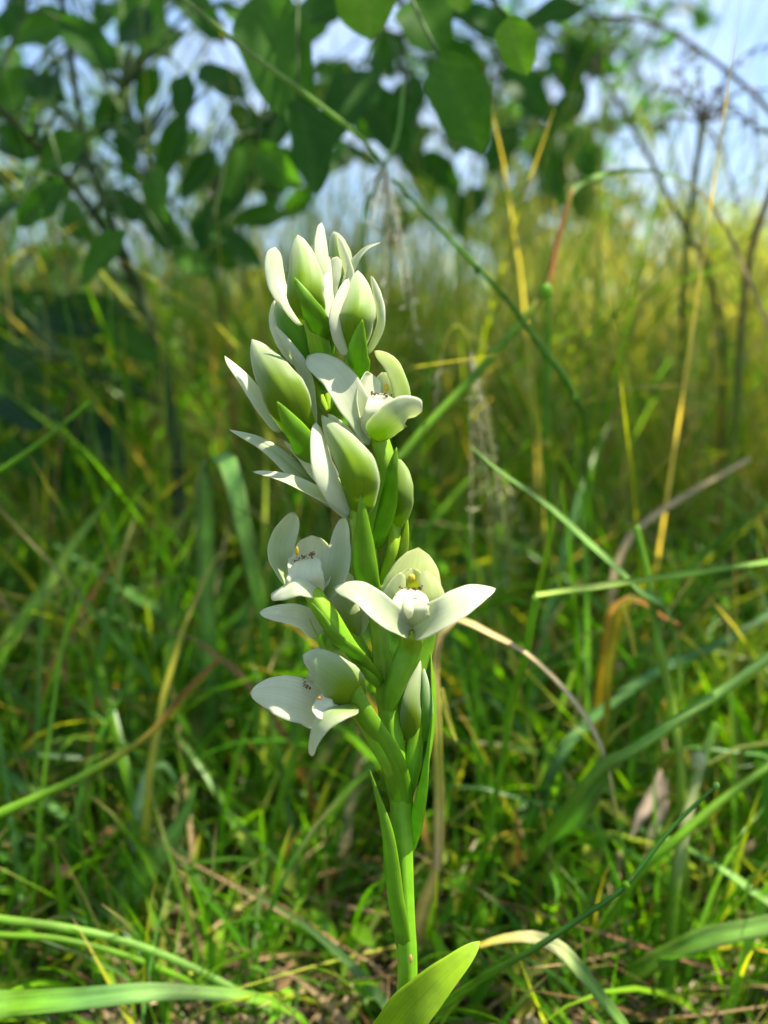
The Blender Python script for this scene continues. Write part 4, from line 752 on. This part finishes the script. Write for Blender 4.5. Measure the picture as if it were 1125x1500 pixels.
    ribbon('grass_shoot', 'tan dry blade arching over right behind the spike', g, [(640, 1275, .262), (642, 1200, .258), (641, 1080, .252), (637, 985, .25), (645, 930, .248), (666, 906, .248), (710, 925, .25), (780, 965, .258), (850, 1040, .266), (885, 1110, .272), (905, 1200, .285)], (10, 15, 13, 13, 14, 12, 9, 10, 11, 10, 8), [(0, T_), (.2, Y_ * 1.1), (.4, np.array((.45, .36, .1))), (.55, T_ * 1.1), (.8, np.array((.42, .38, .18))), (1, Y_)], face=[(0, .2, 1), (.3, .6, .7), (0, .7, .7)], mat=M_DRY)
    ribbon('grass_shoot', 'yellow upright blade just right of the lower spike', g, [(668, 1085, .27), (655, 1050, .27), (642, 1010, .268), (640, 1100, .272), (645, 1180, .275), (640, 1265, .28), (612, 1360, .29)], (4, 14, 14, 12, 22, 22, 14), [(0, Y_), (.4, np.array((.45, .38, .08))), (.8, np.array((.48, .38, .1))), (1, Y_)], mat=M_DRY, root=(0, .02))
    culm('grass_stalk', 'green stalk rising right across the lower right corner', s, [(1150, 1105, .29), (1060, 1170, .28), (990, 1230, .275), (930, 1285, .28), (890, 1350, .29)], (11, 13, 13, 12, 10), [(0, LG), (1, F)], root=(-.01, .03))
    culm('grass_stalk', 'upright pale jointed stalk in the lower right', s, [(1048, 1060, .30), (1030, 1110, .295), (1015, 1160, .29), (1000, 1230, .285), (985, 1330, .285), (978, 1440, .29)], (12, 16, 18, 18, 18, 16), [(0, F), (.3, np.array((.4, .42, .2))), (.5, LG), (1, F)], root=(0, .01), nodes=[(1022, 1115, .292, 24, np.array((.45, .48, .28)))])
    ribbon('grass_shoot', 'curved green leaf with a brown edge at the lower right margin', g, [(970, 1225, .31), (1010, 1245, .30), (1060, 1275, .29), (1100, 1305, .285), (1150, 1350, .28)], (6, 14, 18, 22, 22), [(0, PG), (.5, F), (.8, OR), (1, T_)], face=(.3, .6, .7), root=(.03, .02))
    # left
    ribbon('grass_shoot', 'glossy pale blade arching over left of the spike', g, [(392, 1000, .36), (388, 930, .345), (375, 860, .335), (358, 780, .33), (345, 715, .33), (330, 672, .335), (312, 680, .35), (300, 760, .37)], (10, 20, 28, 28, 26, 24, 14, 10), [(0, F), (.3, PG), (.6, PG * 1.1), (1, F)], face=(.1, .6, .8), root=(-.01, .04))  # pale middle stops paint the sky gloss, duller at both ends
    culm('grass_stalk', 'long curved stalk rising from the left edge to a rusty end', s, [(318, 968, .31), (270, 1015, .30), (215, 1078, .29), (130, 1132, .28), (60, 1165, .275), (-20, 1200, .27), (-120, 1250, .27)], (6, 9, 12, 15, 16, 16, 16), [(0, OR * .8), (.1, OR * .8), (.2, Y_ * .7), (.3, LG), (1, LG)], root=(-.03, .03))
    ribbon('grass_shoot', 'wide sunlit blade slanting up right in the lower left', g, [(285, 1150, .33), (270, 1195, .325), (235, 1250, .32), (190, 1310, .32), (150, 1380, .325), (130, 1450, .33)], (6, 30, 42, 40, 34, 20), [(0, LG), (.3, np.array((.2, .36, .06))), (1, B_)], face=(.2, .6, .75), root=(-.01, .02))
    ribbon('grass_shoot', 'broad scuffed blade lying across the bottom left corner', g, [(465, 1515, .275), (430, 1485, .265), (370, 1462, .258), (240, 1454, .25), (120, 1464, .245), (-40, 1478, .24), (-140, 1500, .24)], (6, 12, 20, 26, 32, 42, 40), [(0, F), (.25, LG), (.45, PG), (.6, B_), (.75, F), (.88, PG * 1.2), (1, PG)], face=(0, .75, .6))  # pale patches: scuffs together with lit areas painted into the stops
    culm('grass_stalk', 'upper of two thin stalks running down right from the left edge', s, [(-60, 1332, .255), (0, 1346, .255), (90, 1358, .258), (180, 1378, .262), (270, 1412, .268), (360, 1458, .275), (430, 1500, .285)], (12, 12, 11, 11, 9, 8, 6), [(0, LG), (.6, PG), (1, F)], root=(.02, .02))
    culm('grass_stalk', 'lower of two thin stalks running down right from the left edge', s, [(-60, 1362, .262), (0, 1369, .262), (90, 1376, .265), (190, 1402, .27), (290, 1444, .278), (350, 1480, .285)], (8, 9, 9, 9, 8, 6), [(0, LG), (1, F)], root=(.02, .02))
    culm('grass_stalk', 'yellow brown upright stalk crossing the lower left blades', s, [(142, 1020, .36), (130, 1120, .35), (122, 1230, .345), (117, 1350, .34), (115, 1470, .335)], (6, 11, 13, 13, 13), [(0, OR), (.4, np.array((.26, .2, .04))), (1, np.array((.3, .26, .05)))], root=(0, .01))
    culm('grass_stalk', 'pale green stalk leaning in from the left edge at mid height', s, [(132, 588, .31), (70, 640, .305), (0, 690, .30), (-80, 745, .30)], (5, 12, 14, 14), [(0, F), (1, LG)], root=(-.03, .04))
    ribbon('grass_shoot', 'blade with a sunlit tip leaning right at the left side', g, [(165, 718, .40), (140, 755, .40), (110, 795, .395), (70, 860, .39), (20, 930, .385), (-10, 1010, .38)], (5, 18, 24, 22, 20, 18), [(0, LG), (.3, np.array((.28, .4, .06))), (.5, F), (1, F)], face=(.2, .6, .75), root=(-.01, .02))  # sun on the tip is put into the colour stops
    ribbon('grass_shoot', 'green blade slanting down right in the left middle', g, [(78, 798, .42), (130, 830, .415), (190, 870, .41), (245, 910, .405), (270, 990, .41)], (6, 18, 20, 18, 12), [(0, B_), (.6, F), (1, LG)], face=(.2, .7, .6), root=(.01, .03))
    ribbon('grass_shoot', 'bright upright young blade in the left middle', g, [(243, 840, .40), (245, 880, .40), (250, 930, .40), (255, 1010, .40)], (5, 18, 24, 18), [(0, LG), (1, LG)], root=(0, .01))
    ribbon('grass_shoot', 'leaning blade with pale spots left of the white side flower', g, [(352, 830, .42), (325, 880, .415), (300, 930, .41), (285, 1000, .41)], (5, 18, 20, 14), [(0, F), (.4, LG), (.7, np.array((.4, .42, .2))), (1, F)], root=(0, .02))
    ribbon('grass_shoot', 'whitish bent leaf catching light in the lower left', g, [(262, 1150, .33), (240, 1120, .328), (216, 1132, .326), (208, 1170, .325), (200, 1230, .33)], (6, 16, 18, 16, 10), [(0, PG), (.5, np.array((.4, .5, .3))), (1, LG)], root=(0, .02))  # whitish middle stop paints the caught light
    ribbon('grass_shoot', 'long dim blade curving down from the left edge', g, [(225, 1330, .37), (170, 1270, .36), (100, 1200, .35), (30, 1150, .345), (-40, 1130, .34)], (6, 16, 20, 22, 22), [(0, B_), (1, B_)], face=(.2, .7, .6), root=(-.02, .02))
    culm('grass_stalk', 'pale thin stalk crossing the dark leaves at the upper left', s, [(255, -15, .28), (350, 65, .282), (430, 125, .288), (520, 195, .31), (564, 243, .33)], (6, 7, 8, 7, 4), [(0, np.array((.26, .36, .12))), (1, PG)])
    ribbon('grass_shoot', 'upright leaf blade behind the spike below the lowest flower', g, [(530, 1090, .36), (520, 1150, .36), (508, 1210, .36), (500, 1290, .36)], (5, 14, 18, 14), [(0, T_), (.5, np.array((.4, .36, .2))), (1, LG)], root=(0, .01))
    # right edge stalks
    culm('grass_stalk', 'dark brown green stalk dropping along the right edge', s, [(1135, 262, .42), (1105, 350, .42), (1088, 450, .425), (1080, 580, .43), (1066, 720, .44), (1050, 830, .45)], (9, 11, 9, 8, 8, 8), [(0, G_BRN), (.3, G_OLIVE), (1, F)], root=(0, .02))
    ribbon('grass_shoot', 'bleached tan leaf curving up to the right edge', g, [(1100, 672, .40), (1040, 705, .395), (975, 745, .39), (925, 785, .385), (900, 840, .38), (893, 910, .38)], (7, 11, 11, 10, 9, 8), [(0, T_ * 1.1), (.7, T_), (1, Y_)], face=(-.2, .7, .7), mat=M_DRY, root=(0, .03))
    culm('grass_stalk', 'brown leaning stalk beside the open sky at the upper right', s, [(868, 82, .50), (905, 150, .50), (955, 240, .505), (1000, 330, .51), (1045, 425, .52), (1060, 600, .55)], (4, 7, 8, 8, 8, 8), [(0, G_BRN), (.3, G_OLIVE * .8), (1, G_OLIVE)], root=(.02, .04))
    # faint verticals in the middle distance
    r = random.Random(9)
build_blades()
def panicle(label, pts, rpx, colr, heads, wtip, bead, seed, head_col, root=None, nb=14, droop=1.0):
    """a flowering grass: culm plus a seed head of hair-thin branches with spikelets"""
    r = random.Random(seed); wp = to_world(pts, root); q = Parts(); d0 = pts[0][2]; k = d0 / FPX
    q.tube(wp, list(np.interp(np.linspace(0, 1, len(wp)), np.linspace(0, 1, len(rpx)), [x * k / 2 for x in rpx])), colr, sides=8, n=10 * len(wp))
    o = q.build('flowering_grass', M_GRASS); tag(o, label, 'flowering grass')
    h = Parts()
    for (sx, sy, ex, ey, dd) in heads:
        a = at(sx, sy, d0); e = at(ex, ey, d0 + dd); m = a.lerp(e, 0.5) + Vector((0, 0, (a - e).length * 0.18 * droop)); pl = spline([a, m, e], 14)
        h.tube([a, m, e], [wtip * k, wtip * k * .8, wtip * k * .5], head_col, sides=5, n=10)
        for i in range(nb):
            p = Vector(pl[min(13, 2 + int(r.random() * 12))]); s_ = bead * k * r.uniform(.35, .75); off = Vector((r.uniform(-1, 1), r.uniform(-1, 1), r.uniform(-1.2, .4))) * s_ * 2.2
            h.tube([p, p + off * .6, p + off * 1.5], [s_ * .15, s_ * .5, s_ * .1], np.array(head_col) * r.uniform(.8, 1.3), sides=5, n=6)
    x = h.build('seed_head', M_DRY, o); x['kind'] = 'stuff'
    return o
r_ = random.Random(31)
panicle('brown grass with a star of drooping seed branches against the sky', [(1028, 178, .46), (1020, 250, .46), (1008, 340, .465), (1000, 430, .47), (995, 600, .50)], (9, 8, 7, 7, 7), [(0, G_OLIVE), (1, G_OLIVE)], [(1028, 180, 955, 128, .01), (1028, 180, 985, 105, 0), (1028, 180, 1022, 95, -.01), (1028, 180, 1062, 120, 0), (1028, 180, 1140, 62, .01), (1028, 180, 1095, 170, .02), (1028, 180, 1130, 200, 0), (1028, 180, 950, 190, 0), (1028, 180, 1080, 300, .01), (1028, 180, 1130, 130, -.02)], 2.2, 7, 3, (0.20, 0.15, 0.10), root=(0, .03))
panicle('brown grass arching in from the upper right corner with fine hanging branches', [(870, 25, .50), (960, 35, .50), (1060, 100, .50), (1140, 180, .51), (1220, 320, .53)], (5, 7, 8, 9, 9), [(0, G_BRN), (1, G_OLIVE)], [(870, 25, 800, 60, 0), (900, 25, 860, 120, .01), (960, 40, 920, 130, 0), (1000, 60, 1000, 160, 0), (1060, 100, 1060, 220, .01), (900, 28, 840, 180, .02), (1100, 140, 1110, 250, 0), (930, 30, 890, 80, -.01), (870, 25, 850, 10, 0), (1030, 80, 985, 110, 0)], 1.4, 5, 6, (0.22, 0.17, 0.12), root=(.05, .05), droop=.2)
panicle('pale drooping grass head hanging in front of the top leaves', [(592, 118, .33), (582, 200, .33), (562, 245, .332), (548, 280, .335), (530, 420, .36)], (5, 6, 7, 6, 5), [(0, PG), (1, PG)], [(565, 245, x, y, r_.uniform(-.02, .02)) for x, y in ((545, 330), (556, 400), (566, 460), (576, 420), (586, 380), (594, 450), (602, 420), (572, 350), (520, 300), (612, 500))], 1.2, 6, 11, (0.52, 0.50, 0.34), root=(0, .05), nb=9, droop=.3)
panicle('pale feathery grass head bending down right of the closed buds', [(640, 545, .34), (655, 490, .34), (675, 478, .342), (692, 520, .345), (712, 600, .35), (722, 700, .36)], (4, 5, 5, 5, 5), [(0, Y_), (1, PG)], [(690, 515, 690, 640, 0), (690, 515, 705, 700, .01), (690, 515, 720, 760, 0), (690, 515, 745, 800, .01), (690, 515, 700, 580, -.01), (690, 515, 730, 680, .01), (690, 515, 690, 820, 0), (650, 500, 636, 610, 0)], 1.2, 6, 15, (0.42, 0.40, 0.2), root=(.01, .04), nb=9, droop=.2)
panicle('yellow green feathery grass head behind the right open flower', [(735, 690, .42), (742, 760, .42), (748, 860, .42)], (4, 5, 6), [(0, Y_), (1, F)], [(735, 690, 715, 800, 0), (735, 690, 728, 850, .01), (735, 690, 755, 830, 0), (735, 690, 700, 720, 0), (735, 690, 768, 780, 0), (742, 760, 745, 900, 0)], 1.2, 6, 19, (0.36, 0.36, 0.14), root=(0, .02), nb=20, droop=.2)
def twig(label, pts, rpx, colr, side=()):
    wp = [at(*p) for p in pts]; q = Parts(); q.tube(wp, [np.interp(i / (len(wp) - 1), np.linspace(0, 1, len(rpx)), rpx) * pts[i][2] / FPX / 2 for i in range(len(wp))], colr, sides=9, n=40, wob=.12)
    for a, b, r0 in side: q.tube([at(*a), at(*b)], [r0 * a[2] / FPX / 2, r0 * .5 * b[2] / FPX / 2], colr, sides=7)
    return tag(q.build('twig', M_BARK), label, 'twig')
twig('grey brown forked twig lying low in the lower right', [(1160, 1215, .36), (1090, 1245, .36), (1030, 1272, .365), (980, 1300, .37), (935, 1335, .375), (880, 1400, .38), (840, 1440, .382)], (22, 24, 26, 24, 24, 24, 14), (0.24, 0.17, 0.12), side=[((1000, 1290, .368), (985, 1235, .36), 18)])
def dry_leaf(label, pts, wpx, colr):
    return ribbon('dry_leaf', label, 'dry leaf', pts, wpx, [(0, colr), (1, colr * .9)], fold=.6, mat=M_DRY, n=18)
dry_leaf('pinkish tan curled dry leaf hanging above the twig', [(968, 1128, .33), (958, 1160, .33), (938, 1195, .33), (925, 1225, .33)], (5, 18, 17, 4), np.array((.62, .46, .32)))
dry_leaf('narrow tan dry leaf beside the curled one above the twig', [(975, 1140, .335), (970, 1180, .335), (955, 1220, .335), (945, 1260, .335)], (4, 14, 13, 4), np.array((.55, .42, .28)))
dry_leaf('orange tan dry scrap hanging in the lower left shade', [(182, 1212, .36), (160, 1220, .36), (148, 1240, .36), (140, 1262, .36)], (6, 14, 20, 10), np.array((.55, .28, .14)))
